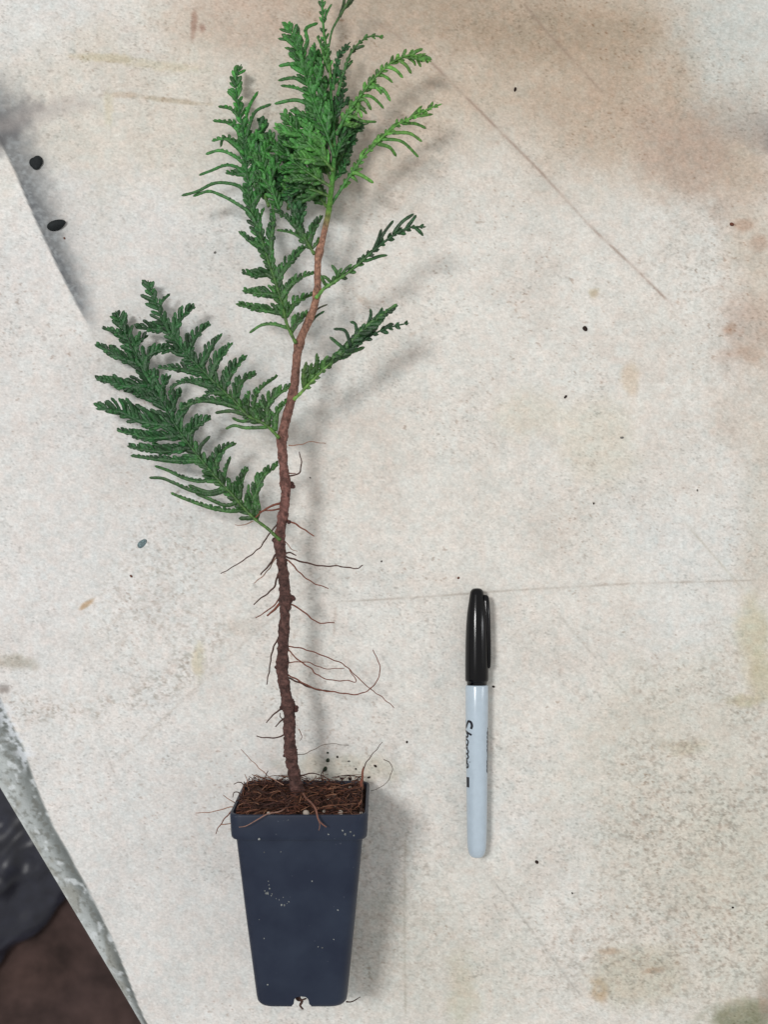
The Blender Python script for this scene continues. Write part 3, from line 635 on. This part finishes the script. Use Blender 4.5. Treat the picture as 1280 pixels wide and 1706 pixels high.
# lower left frond
frond([(467, 900), (458, 892), (445, 880), (425, 865), (405, 845), (385, 822), (362, 798), (340, 772), (318, 745), (298, 718), (280, 690), (262, 660), (245, 632), (232, 605), (220, 580), (208, 555), (200, 535), (192, 518)], (.034, .020, .006), [
  ([(198, 536), (186, 521)], 0), ([(210, 564), (190, 553), (169, 546)], .5), ([(230, 608), (200, 596), (175, 583), (157, 574)], .9), ([(242, 642), (215, 645), (185, 637), (160, 631)], 1.0), ([(250, 665), (225, 655), (205, 650)], .8),
  ([(272, 708), (235, 702), (195, 684), (159, 681)], 1.55), ([(270, 700), (230, 698), (200, 690), (174, 685)], .6), ([(282, 728), (245, 730), (215, 722), (194, 717)], .95), ([(292, 750), (265, 752), (235, 748), (211, 743)], .85), ([(305, 768), (260, 765), (217, 759)], .5),
  ([(335, 802), (305, 796), (280, 784), (257, 776)], .28), ([(352, 824), (320, 818), (290, 805), (270, 797), (248, 796)], .28), ([(386, 852), (350, 846), (310, 832), (284, 821)], .35), ([(350, 820), (330, 815), (313, 808)], .0), ([(375, 842), (345, 830), (325, 822)], .2),
  ([(208, 557), (207, 542), (212, 532)], .0), ([(226, 592), (228, 572), (247, 558)], .8), ([(242, 622), (243, 600), (258, 586), (283, 577)], .9), ([(256, 655), (254, 635), (265, 622)], .9), ([(268, 672), (270, 645), (285, 624)], .9), ([(284, 696), (290, 670), (303, 650)], .9),
  ([(292, 710), (305, 688), (325, 665)], .7), ([(308, 735), (325, 712), (351, 696)], .9), ([(332, 765), (333, 745), (350, 726)], .0), ([(355, 792), (362, 765), (374, 748), (394, 738)], .75), ([(372, 808), (376, 782), (384, 760)], .3), ([(397, 838), (401, 805), (413, 777)], .7),
  ([(385, 822), (382, 805), (378, 794)], .3), ([(417, 858), (426, 822), (440, 793), (463, 773)], .85), ([(406, 850), (413, 828), (414, 806)], .3), ([(425, 866), (430, 845), (428, 822)], .5)], DK, YG, tooth=16, hw=3.1, rtooth=15)
# second left frond
frond([(465, 730), (452, 716), (440, 706), (412, 692), (390, 668), (365, 645), (340, 620), (318, 598), (300, 578), (285, 555), (270, 535), (262, 512), (252, 492), (246, 467)], (.035, .024, .007), [
  ([(250, 500), (235, 492)], 0), ([(266, 518), (268, 504), (283, 489)], .3), ([(277, 549), (250, 548), (225, 546)], .85), ([(286, 562), (300, 532), (324, 509)], .95), ([(310, 594), (325, 562), (350, 539)], .95), ([(334, 612), (350, 582), (370, 555)], .65), ([(350, 632), (362, 602), (388, 570)], .8),
  ([(372, 648), (388, 617), (412, 591)], .8), ([(392, 668), (402, 637), (428, 622)], .75), ([(420, 693), (430, 652), (463, 625)], .45), ([(446, 710), (446, 676), (465, 656), (485, 643)], .9), ([(457, 718), (460, 692), (470, 676), (482, 662)], .5), ([(432, 700), (432, 680), (432, 668)], .6), ([(410, 688), (412, 670), (416, 650)], .5),
  ([(300, 585), (285, 583), (268, 590)], .6), ([(330, 622), (300, 616), (262, 612)], .7), ([(356, 646), (315, 635), (290, 643), (280, 660)], .5), ([(386, 674), (350, 668), (325, 670), (300, 684)], .6), ([(410, 692), (385, 685), (358, 688)], .0), ([(425, 700), (402, 702), (386, 696)], .2), ([(442, 712), (410, 713), (390, 709), (375, 715)], .2),
  ([(370, 656), (350, 655), (340, 662)], .6)], DK, YG, tooth=16, hw=2.9, rtooth=14)
# tall left frond
frond([(493, 572), (485, 556), (478, 540), (473, 520), (468, 500), (462, 480), (455, 458), (447, 436), (440, 412), (432, 388), (424, 365), (417, 340), (413, 310), (411, 280), (408, 250), (404, 215), (398, 180), (393, 150), (395, 125), (402, 107)], (.036, .026, .009), [
  ([(450, 456), (425, 459), (402, 454)], .95), ([(458, 492), (425, 489), (403, 484)], .95), ([(466, 521), (430, 515), (392, 506)], .95), ([(474, 545), (455, 540), (435, 542), (415, 555)], .25), ([(460, 474), (471, 452), (490, 430), (512, 408)], .95), ([(467, 503), (480, 480), (500, 463), (527, 453)], .8),
  ([(474, 528), (490, 507), (505, 497), (524, 489)], .8), ([(484, 553), (495, 537), (505, 528), (517, 519)], .9), ([(442, 416), (417, 402), (397, 385)], .7), ([(450, 440), (452, 400), (456, 362), (452, 335)], .8), ([(432, 390), (417, 357), (390, 337), (365, 324), (346, 319), (321, 327)], .25), ([(416, 335), (400, 312), (377, 305), (355, 306), (328, 319), (302, 326)], .2),
  ([(409, 285), (380, 275), (350, 285), (331, 292)], .2), ([(408, 275), (390, 260), (366, 251), (342, 257)], .3), ([(406, 255), (390, 240), (374, 231), (352, 235)], .55), ([(374, 231), (367, 245)], 0), ([(405, 225), (385, 206), (354, 201)], .5), ([(401, 200), (385, 182), (363, 177)], .4), ([(396, 168), (378, 152)], .3), ([(392, 145), (382, 137)], 0), ([(393, 125), (392, 113), (397, 108)], 0),
  ([(407, 215), (414, 180), (430, 152)], .3), ([(410, 230), (424, 188), (452, 173)], .3), ([(412, 270), (425, 230), (445, 205)], .8), ([(414, 310), (430, 280), (445, 255)], .9), ([(420, 345), (435, 320), (450, 300)], .9), ([(412, 290), (395, 290), (375, 288)], .6), ([(410, 250), (430, 225), (440, 215)], .8), ([(436, 400), (432, 370), (440, 345)], .6)], DK2, YG, tooth=13, hw=2.8, rtooth=12)
for f_ in [o for o in bpy.data.objects if o.name.startswith('frond') and not o.name.startswith('frond_stalk')][-1:]:
    a_ = f_.data.attributes['Col']; n_ = len(f_.data.vertices); A = np.empty(n_*4, np.float32); a_.data.foreach_get('color', A); A = A.reshape(-1, 4)
    co_v = np.empty(n_*3, np.float32); f_.data.vertices.foreach_get('co', co_v); co_v = co_v.reshape(-1, 3); wy = co_v[:, 1]+OR.y
    t = np.clip((wy-(1020-400)*S)/(150*S), 0, 1)[:, None]      # young growth towards the tip is a fresher green
    A[:, :3] = A[:, :3]*(1+t*np.array([.75, .75, .15])); a_.data.foreach_set('color', A.ravel())
# small frond at the top of the bare stem
frond([(524, 424), (512, 404), (503, 385), (500, 368), (505, 342), (514, 322)], (.032, .030, .020), [([(512, 404), (495, 392), (480, 386), (460, 383)], .4), ([(508, 396), (495, 380), (475, 360), (455, 350)], .7), ([(514, 405), (521, 386), (538, 358)], .8), ([(520, 414), (529, 403), (531, 394)], .3),
  ([(502, 380), (488, 350), (478, 325)], .8), ([(500, 365), (495, 345), (492, 330)], .8)], DK, YG, tooth=12, hw=2.8, rtooth=10)
# middle bushy sprays
frond([(553, 312), (520, 292), (492, 272), (465, 250), (446, 222)], (.028, .026, .018), [([(530, 298), (500, 300), (470, 300)], .9), ([(505, 282), (480, 285), (455, 285)], .9), ([(480, 262), (455, 265), (435, 255)], .9), ([(530, 298), (525, 265), (510, 240)], 1.), ([(505, 282), (500, 250), (490, 225)], 1.), ([(480, 262), (475, 235), (470, 215)], 1.), ([(455, 240), (440, 235), (428, 226)], .8)], MG, YG, rtooth=14)
frond([(556, 285), (530, 255), (505, 230), (482, 205), (472, 188)], (.030, .030, .024), [([(540, 270), (510, 265), (485, 262)], 1.), ([(520, 245), (495, 245), (470, 240)], 1.), ([(500, 225), (480, 222), (455, 212)], 1.), ([(540, 268), (535, 235), (525, 212)], 1.), ([(520, 245), (515, 215), (508, 195)], 1.), ([(495, 215), (498, 200), (505, 190)], .6)], lin((62, 124, 52)), YG, rtooth=14)
frond([(551, 328), (520, 316), (490, 312), (462, 300), (436, 282)], (.026, .022, .014), [([(530, 320), (505, 335), (480, 345)], .7), ([(500, 314), (475, 330), (455, 340)], .8), ([(475, 305), (455, 315), (440, 318)], .8), ([(520, 315), (500, 295), (485, 280)], .9), ([(480, 308), (465, 285), (455, 268)], .9)], DK2, YG, rtooth=12)
frond([(470, 362), (460, 335), (450, 305), (438, 275), (424, 240)], (.026, .026, .018), [([(455, 320), (440, 300), (425, 290)], .9), ([(448, 300), (460, 275), (475, 260)], .9), ([(440, 280), (422, 265), (412, 258)], .8), ([(436, 265), (446, 245), (455, 235)], .9)], MG, MG, rtooth=12)
frond([(556, 245), (535, 225), (512, 208), (490, 198), (470, 200)], (.026, .024, .018), [([(540, 230), (515, 228), (500, 232)], .8), ([(525, 215), (505, 195), (490, 178)], .8)], MG, YG, rtooth=12)
def auto_lats(rc, ln, n=6, tf=.9, a0=42):
    out = []; P_ = [(p[0], p[1], 0) for p in rc]
    for k in range(n):
        t = .12+.8*k/(n-1); q_, dr, L_ = interp_path(P_, t)
        for sg in (1, -1):
            l_ = ln*(1-.55*t)*random.uniform(.75, 1.15); a1 = math.radians(random.uniform(a0-10, a0+10))*sg; a2 = a1*.6
            d1 = np.array([dr[0]*math.cos(a1)-dr[1]*math.sin(a1), dr[0]*math.sin(a1)+dr[1]*math.cos(a1)]); d2 = np.array([dr[0]*math.cos(a2)-dr[1]*math.sin(a2), dr[0]*math.sin(a2)+dr[1]*math.cos(a2)])
            e1 = q_[:2]+d1*l_*.5; e2 = e1+d2*l_*.5; out.append(([tuple(q_[:2]), tuple(e1), tuple(e2)], tf))
    return out
for rc, zs_, cl_, ln_, n_ in [([(448, 345), (436, 310), (430, 275), (432, 240), (440, 205)], (.022, .020, .014), DK2, 38, 6), ([(480, 350), (482, 318), (486, 286), (484, 255), (476, 228)], (.020, .020, .016), MG, 36, 6),
                        ([(552, 300), (538, 270), (530, 240), (522, 205), (520, 175)], (.022, .022, .018), DK2, 36, 6), ([(553, 240), (546, 200), (540, 160), (532, 120), (528, 90)], (.020, .020, .018), MG, 32, 6),
                        ([(558, 290), (572, 255), (582, 225), (588, 195)], (.020, .018, .014), DK, 28, 5), ([(545, 345), (528, 325), (505, 310), (480, 300)], (.022, .018, .014), DK2, 30, 5)]:
    frond(rc, zs_, auto_lats(rc, ln_, n_), cl_, YG, tooth=12, rtooth=12)
# big top left frond
frond([(557, 262), (545, 225), (530, 190), (518, 158), (509, 128), (500, 98), (490, 68), (479, 40)], (.027, .028, .020), [([(486, 54), (465, 48)], .0), ([(491, 68), (463, 64)], .3), ([(495, 84), (474, 79)], .2), ([(504, 112), (485, 107), (464, 110)], .3), ([(513, 140), (490, 130), (463, 134)], .3), ([(518, 158), (495, 147), (467, 142)], .3), ([(526, 182), (495, 167), (457, 173)], .2),
  ([(540, 212), (515, 195), (482, 183)], .5), ([(492, 72), (497, 55), (495, 42)], .0), ([(500, 98), (512, 70), (510, 48), (530, 38)], .3), ([(508, 125), (522, 95), (524, 70)], .8), ([(518, 158), (532, 125), (534, 95)], .9), ([(530, 190), (540, 155), (542, 130)], .9), ([(545, 222), (548, 190), (547, 165)], .9), ([(535, 205), (520, 190), (508, 185)], .8), ([(505, 115), (500, 85), (505, 65)], .6)], MG, MG, tooth=13, rtooth=17, hw=3.2)
# leader tip shoots
frond([(551, 130), (546, 95), (540, 60), (538, 30), (537, 0), (536, -30)], (.024, .022, .020), [([(541, 30), (546, 18), (553, 6)], 0), ([(547, 100), (535, 75), (528, 60)], .6), ([(549, 120), (540, 95), (536, 80)], .6)], MG, BG, rtooth=9, rhw=2.2, rgap=12, hw=2.2, stalk_hw=(2.4, 2.0))
frond([(548, 78), (553, 52), (562, 34), (574, 14), (588, -10)], (.022, .023, .024), [([(566, 28), (572, 10), (574, -5)], 0), ([(574, 14), (584, 5), (592, -8)], 0)], OL, MG, rtooth=5, hw=2.7, core=False, stalk_hw=(1.7, 3.0))
# right hand upper fronds
frond([(560, 225), (578, 190), (600, 160), (620, 135), (645, 110), (668, 96), (690, 92), (719, 103)], (.026, .028, .024), [([(608, 166), (614, 174), (619, 184)], 0), ([(616, 160), (628, 168), (640, 181)], 0), ([(632, 146), (642, 153), (651, 169)], 0), ([(634, 124), (646, 130), (655, 138)], 0), ([(648, 112), (660, 117), (672, 130)], 0), ([(668, 102), (678, 110), (686, 123)], 0), ([(682, 97), (690, 103), (693, 110)], 0),
  ([(695, 98), (702, 112)], 0), ([(684, 94), (693, 86), (705, 81)], 0), ([(692, 96), (710, 89)], 0), ([(700, 99), (712, 96), (720, 100)], 0), ([(590, 195), (605, 202), (628, 203)], .2), ([(575, 205), (590, 210), (602, 207)], .5), ([(590, 176), (604, 182), (612, 190)], .4), ([(596, 168), (598, 180), (590, 195)], .7), ([(620, 138), (632, 150), (636, 158)], .4)], lin((82, 130, 54)), MG, rtooth=9, hw=2.8, rgap=8)
frond([(552, 340), (560, 328), (568, 316), (578, 300), (590, 283), (602, 265), (618, 248), (640, 226), (665, 206), (690, 194), (715, 181), (737, 173)], (.026, .030, .026), [([(632, 240), (650, 246), (661, 261)], 0), ([(640, 232), (670, 236), (698, 262)], 0), ([(655, 221), (682, 222), (704, 236)], 0), ([(672, 206), (692, 206), (711, 214)], 0), ([(692, 194), (708, 192), (722, 190)], 0), ([(682, 199), (692, 188), (704, 176)], .2), ([(712, 184), (718, 177), (722, 169)], 0),
  ([(600, 268), (603, 256), (612, 246)], .2), ([(590, 286), (605, 280)], 0), ([(592, 288), (606, 294), (623, 305)], 0), ([(584, 293), (592, 298), (597, 304)], 0), ([(640, 228), (655, 210), (668, 204)], .2), ([(618, 250), (625, 235), (640, 222)], .3)], BG, MG, rtooth=7, hw=2.7, rgap=9)
frond([(562, 160), (573, 120), (585, 88), (603, 68), (620, 60), (640, 62)], (.024, .026, .024), [([(590, 82), (600, 78), (608, 76)], 0), ([(575, 115), (588, 100)], 0)], lin((54, 92, 40)), MG, rtooth=6, hw=2.5, rgap=10)
frond([(558, 262), (568, 240), (580, 224), (600, 210), (614, 206)], (.026, .022, .018), [([(570, 238), (568, 215), (572, 195)], .8), ([(580, 224), (582, 205), (590, 190)], .8), ([(590, 216), (606, 218)], .3)], lin((36, 80, 34)), MG, rtooth=10)
frond([(555, 150), (558, 118), (563, 98), (572, 82), (584, 70)], (.024, .022, .016), [([(560, 110), (566, 125), (575, 140)], .6)], DK, MG, rtooth=8, hw=2.5)
frond([(556, 205), (562, 180), (570, 160), (572, 140)], (.024, .018, .014), [([(562, 182), (575, 172), (590, 170)], .6)], DK, MG, rtooth=10)
frond([(557, 300), (568, 285), (575, 272), (578, 255)], (.026, .022, .018), [([(566, 290), (580, 285)], .4)], DK2, MG, rtooth=9)
# middle right frond
frond([(526, 497), (533, 489), (541, 480), (560, 468), (585, 450), (602, 436), (622, 418), (642, 402), (662, 388), (684, 379), (710, 378)], (.034, .042, .046), [([(545, 478), (538, 467), (535, 458)], 0, .003), ([(553, 472), (545, 464), (537, 459)], 0, .003), ([(565, 464), (560, 452), (552, 441)], 0, .003), ([(568, 462), (575, 450), (587, 440)], .3, .003), ([(560, 466), (564, 455), (570, 446)], 0, .003), ([(598, 441), (602, 432), (595, 431)], 0), ([(600, 438), (612, 425), (622, 416)], .2), ([(622, 420), (630, 400), (636, 381)], 0, .002),
  ([(628, 412), (640, 388), (656, 367)], .15, .002), ([(655, 390), (670, 370), (690, 356)], 0, .002), ([(676, 382), (688, 366), (694, 358)], 0, .002), ([(692, 379), (700, 386), (706, 393)], 0), ([(668, 388), (676, 384)], .0), ([(612, 434), (632, 427), (646, 425)], 0, -.004), ([(585, 450), (590, 445), (600, 440)], 0)], lin((28, 68, 34)), lin((92, 140, 60)), rtooth=7, hw=2.9, rgap=11, stalk_hw=(3.6, 1.8))
# lower right frond
frond([(489, 666), (500, 656), (510, 645), (530, 624), (556, 600), (578, 584), (604, 568), (630, 553), (655, 544), (682, 538)], (.036, .040, .040), [([(508, 646), (506, 622), (511, 602)], .7, .005), ([(516, 638), (516, 615), (520, 604)], .5, .005), ([(524, 630), (527, 605), (528, 588)], .5, .005), ([(536, 620), (540, 602), (547, 592)], .7, .005), ([(548, 608), (555, 596), (562, 590)], .7, .003),
  ([(552, 603), (575, 580), (600, 553), (625, 533), (662, 506)], 1.0, .004), ([(583, 573), (575, 551), (555, 548)], .2, .004), ([(573, 582), (560, 570), (549, 561)], .2, .004), ([(595, 560), (592, 540), (583, 536)], .3), ([(612, 545), (618, 525), (617, 514)], .3), ([(620, 538), (634, 520), (637, 512)], .2), ([(568, 592), (590, 585), (608, 578)], 0), ([(600, 571), (618, 556), (630, 545)], .2), ([(590, 580), (600, 570), (615, 560)], .2), ([(640, 548), (652, 540), (657, 540)], .0)],
  lin((28, 68, 34)), lin((110, 152, 66)), tooth=14, rtooth=8, hw=3.1, rgap=11, stalk_hw=(3.4, 1.4))
# two small shoots passing behind the stem
mb = MB(); shoot(mb, [(518, 524, .030), (532, 513, .030), (546, 507, .029)], 1.9, lin((60, 62, 44))); shoot(mb, [(516, 540, .029), (527, 527, .029), (541, 518, .028)], 2.4, DK); mb.build('leaf_shoot', m_leaf, PLT, OR)

# ------------------------------------------------------------------ marker pen
MC = 795.0; MR = 0.0000*1; zA = 0.0062; kp = S*(H-zA)/H
MK = empty('marker_pen', P(MC, 1204, 0)); MO = Vector(MK.location)
tag(MK, 'felt tip marker with black cap and pale grey barrel beside the potted plant', 'marker')
m_cap = mat('gloss_black', base=(0.002, 0.002, 0.003), rough=0.16, spec=0.3)
m_bar = mat('grey_barrel', base=lin((180, 195, 208)), rough=0.2, spec=0.5, noise=(300, .95, 1.05))
m_ink = mat('printed_ink', base=(0.010, 0.012, 0.02), rough=0.4, spec=0.4)
def lathe(prof, seg=40):
    mb = MB(); vs_ = []
    for (y, h) in prof:
        c = P(MC, y, zA)
        for k in range(seg):
            a_ = 2*math.pi*k/seg; vs_.append(Vector((c.x+math.cos(a_)*h*kp, c.y, zA+math.sin(a_)*h*kp)))
    n_ = len(prof); fs = [(i*seg+k, (i+1)*seg+k, (i+1)*seg+(k+1) % seg, i*seg+(k+1) % seg) for i in range(n_-1) for k in range(seg)]
    fs.append(tuple(range(seg))); fs.append(tuple((n_-1)*seg+k for k in range(seg-1, -1, -1))); mb.add(vs_, fs, (1, 1, 1)); return mb
cap = lathe([(980, 3), (980.6, 6), (982.5, 9), (986, 11), (992, 12), (1000, 13.2), (1012, 15.2), (1026, 16.9), (1045, 18.2), (1070, 19.1), (1105, 19.6), (1131, 19.6), (1134, 19.2), (1135.4, 18.0), (1135.8, 16.8), (1141, 16.6), (1142, 16.2)]).build('cap', m_cap, MK, MO)
cl = MB(); vs_ = []
prof = [(991, 806, 811, .8), (994, 805, 814, 1.5), (1002, 805, 815.5, 1.8), (1030, 807, 817, 1.9), (1070, 810, 818, 1.9), (1100, 811.5, 818, 1.8), (1110, 812, 817.6, 1.5), (1113.5, 812.5, 816, .9)]
for (y, xa, xb, hz) in prof:
    for (fx, fz) in [(0, -1), (.7, -1), (1, -.6), (1, .6), (.7, 1), (0, 1)]:
        q_ = P(xa+(xb-xa)*fx, y, zA); vs_.append((q_.x, q_.y, zA+.0008+fz*hz*.001))
n_ = 6; fs = [(i*n_+k, i*n_+(k+1) % n_, (i+1)*n_+(k+1) % n_, (i+1)*n_+k) for i in range(len(prof)-1) for k in range(n_)]+[tuple(range(n_)), tuple((len(prof)-1)*n_+k for k in range(n_))]
cl.add(vs_, fs, (1, 1, 1)); clo = cl.build('clip', m_cap, cap, MO)
bmx = bmesh.new(); bmx.from_mesh(clo.data); bmesh.ops.recalc_face_normals(bmx, faces=bmx.faces); bmx.to_mesh(clo.data); bmx.free()
bprof = [(1141.5, 17.8), (1142.2, 18.6), (1144, 19.0), (1200, 18.6), (1260, 18.0), (1320, 17.4), (1380, 16.7), (1400, 16.2), (1412, 15.4), (1420, 13.8), (1425, 11.4), (1427.5, 8.5), (1428.5, 5)]
barrel = lathe(bprof).build('barrel', m_bar, MK, MO)
def Rb(y): return float(np.interp(y, [b[0] for b in bprof], [b[1] for b in bprof]))
def on_barrel(y, phi):                                 # phi: degrees from straight up, negative = left
    r = (Rb(y)+.18)*kp; c = P(MC, y, zA); a_ = math.radians(phi); return Vector((c.x+math.sin(a_)*r, c.y, zA+math.cos(a_)*r))
def stroke(mb, pts, wd):
    """pts (y px, phi deg); ribbon on the barrel"""
    q_ = [np.array(p) for p in catmull([(p[0], p[1]*.30) for p in pts], .8)]; n_ = len(q_); vs_ = []
    for i in range(n_):
        d = q_[min(i+1, n_-1)]-q_[max(i-1, 0)]; d = d/(np.linalg.norm(d)+1e-9); nrm = np.array([-d[1], d[0]])*wd*1.75*(1 if 0 < i < n_-1 else .7)
        for s_2 in (1, -1):
            e = q_[i]+nrm*s_2; vs_.append(on_barrel(e[0], e[1]/.30))
    mb.add(vs_, [(2*i, 2*i+1, 2*i+3, 2*i+2) for i in range(n_-1)], (1, 1, 1))
logo = MB()
B0 = -99.0                                             # baseline angle; up = towards the crown
def lw(off, strokes, wd=.8):
    for st in strokes: stroke(logo, [(1199+off+a_, B0+b_*1.24) for a_, b_ in st], wd)
lw(0, [[(14, 50), (9, 55), (3, 50), (2, 36), (7, 27), (12, 18), (12, 6), (6, 0), (-1, 5)]], 1.2)          # S
lw(17, [[(1, 0), (3, 26), (7, 54)], [(3, 20), (8, 32), (11, 26), (11, 0)]], 1.0)                         # h
lw(32, [[(9, 30), (3, 34), (0, 18), (3, 2), (8, 8), (10, 30), (11, 4), (13, 0)]], .9)                    # a
lw(46, [[(0, 32), (1, 0)], [(1, 20), (5, 34), (9, 32)]], .9)                                             # r
lw(56, [[(0, 34), (0, -16)], [(0, 26), (5, 35), (9, 20), (5, 2), (1, 4)]], .9)                           # p
lw(68, [[(0, 30), (1, 0)], [(0.5, 42), (1.5, 43)]], .9)                                                  # i
lw(72, [[(0, 17), (7, 19), (5, 33), (0, 28), (0, 8), (4, 0), (8, 6)]], .9)                               # e
for k in range(5): stroke(logo, [(1293.5, -74+k*4.6), (1310.5, -74+k*4.6)], .9)
rr_ = random.Random(5)
for row in (64, 71, 78, 85):
    y = 1212
    while y < 1286:
        l_ = rr_.uniform(2, 6)
        if row < 70 and (y < 1216 or 1250 < y < 1262): y += 6; continue
        stroke(logo, [(y, row), (min(1287, y+l_), row)], .75 if row < 70 else .9); y += l_+1.8
logo.build('lettering', m_ink, MK, MO)
o = lathe([(1141.2, 17.2), (1141.6, 18.2)]) 

# ------------------------------------------------------------------ debris on the board
m_seed = mat('dark_seed', base=lin((24, 29, 31)), rough=0.75, spec=0.3, noise=(900, .5, 1.5))
m_crumb = mat('soil_crumb', base=lin((50, 40, 36)), rough=0.9, spec=0.1, noise=(900, .5, 1.6))
m_flake = mat('grey_flake', base=lin((98, 116, 120)), rough=0.6, spec=0.3, noise=(1400, .3, 1.9))
def bit(name, px, py, r, sq, ang, m, label, cat, group, seed, rough=.3, h=.5):
    c = P(px, py, 0); r_ = r*S
    o = lump(c+Vector((0, 0, r_*sq[2]*h)), r_, seed, sq, (1, 1, 1), rough, 2 if r < 6 else 3, math.radians(ang)).build(name, m, None, c)
    return tag(o, label, cat, group)
# heart shaped pellet: two lobes in one mesh
c = P(60, 273, 0); mb = MB()
for (dx, dy, r, sq) in [(-3, -1, 8.2, (1, 1.05, .5)), (3.2, -3, 8.6, (1, 1.1, .5)), (0, 4, 7.6, (1.05, .9, .5))]:
    l_ = lump(c+Vector((dx*S, -dy*S, r*S*.3)), r*S, 500+int(dx), sq, (1, 1, 1), .1, 3); mb.add([Vector(q_) for q_ in l_.v], l_.f, l_.c)
tag(mb.build('seed', m_seed, None, c), 'black heart-shaped seed beside the sooty crease', 'seed', 'dark seeds by the crease')
bit('seed', 94, 376, 16, (1.0, .48, .42), 14, m_seed, 'black elongated seed lying across the sooty crease', 'seed', 'dark seeds by the crease', 61, .22)
bit('paint_flake', 237, 905, 9.5, (1.0, .62, .18), 48, m_flake, 'small grey green flake left of the bare stem', 'flake', None, 63, .6)
CR = [(859, 149, 3.4, 'dark crumb on the brown stained area, above the long scratch', 'd'), (1220, 374, 4.0, 'reddish brown crumb near the right edge, high on the board', 'b'), (975, 547, 4.6, 'dark oblong crumb on clean board below the end of the long scratch', 'd'),
      (943, 661, 3.2, 'small black crumb below the oblong one, centre right', 'd'), (1037, 729, 3.2, 'grey crumb right of the middle, above the thin horizontal scratch', 'g'), (895, 1436, 3.4, 'black crumb lower right of the marker foot', 'd'), (823, 1144, 2.8, 'black crumb touching the marker beside its cap end', 'd'),
      (954, 1488, 1.9, 'tiny crumb below and right of the crumb by the marker foot', 'd'), (1222, 1512, 2.2, 'tiny crumb in the mildew speckle at lower right', 'd'), (1163, 817, 2.4, 'tiny grey crumb at right above the short diagonal scratch', 'g'), (990, 839, 1.8, 'pinhead crumb above the thin horizontal scratch', 'd'),
      (517, 796, 1.8, 'pinhead crumb just right of the stem knot', 'd'), (636, 935, 1.8, 'pinhead crumb beyond the tip of the longest upper root', 'd'), (358, 421, 2.4, 'grey fleck between the left fronds', 'g'), (107, 397, 2.0, 'tiny reddish crumb under the elongated seed', 'b'),
      (764, 963, 2.2, 'pinkish crumb above and left of the marker cap', 'b'), (219, 960, 2.4, 'reddish crumb below the grey green flake', 'b'), (678, 1236, 2.2, 'tiny crumb right of the curled roots above the pot', 'd'),
      (541, 1281, 5.0, 'largest green black crumb between stem and pot corner', 'gd'), (546, 1267, 3.6, 'green black crumb just above the largest crumb by the pot', 'gd'), (546, 1254, 2.6, 'small green crumb topmost of those behind the pot', 'gd'), (562, 1261, 2.4, 'small round crumb right of the green ones behind the pot', 'd'), (581, 1268, 2.4, 'greyish crumb midway behind the pot, right of the stem', 'g'),
      (593, 1281, 1.9, 'tiny crumb between the grey crumb and the root spike', 'd'), (625, 1276, 2.4, 'crumb right of the root spike at the pot corner', 'd'), (615, 1295, 2.6, 'crumb against the right rear corner of the pot', 'd'), (569, 1297, 3.2, 'dark crumb against the rear rim of the pot', 'd'), (583, 1297, 3.0, 'second dark crumb against the rear rim, nearer the corner', 'd')]
MM = {'d': m_crumb, 'b': mat('brown_crumb', base=lin((104, 66, 54)), rough=.9, spec=.1), 'g': mat('grey_crumb', base=lin((112, 110, 106)), rough=.9, spec=.1), 'gd': mat('green_crumb', base=lin((46, 56, 44)), rough=.8, spec=.2, noise=(1500, .4, 1.8))}
for k, (x, y, r, lb, t) in enumerate(CR):
    bit('soil_crumb', x, y, r, (1.0, random.uniform(.55, .85), .6), random.uniform(0, 180), MM[t], lb, 'crumb', 'crumbs scattered on the board', 700+k, .45)
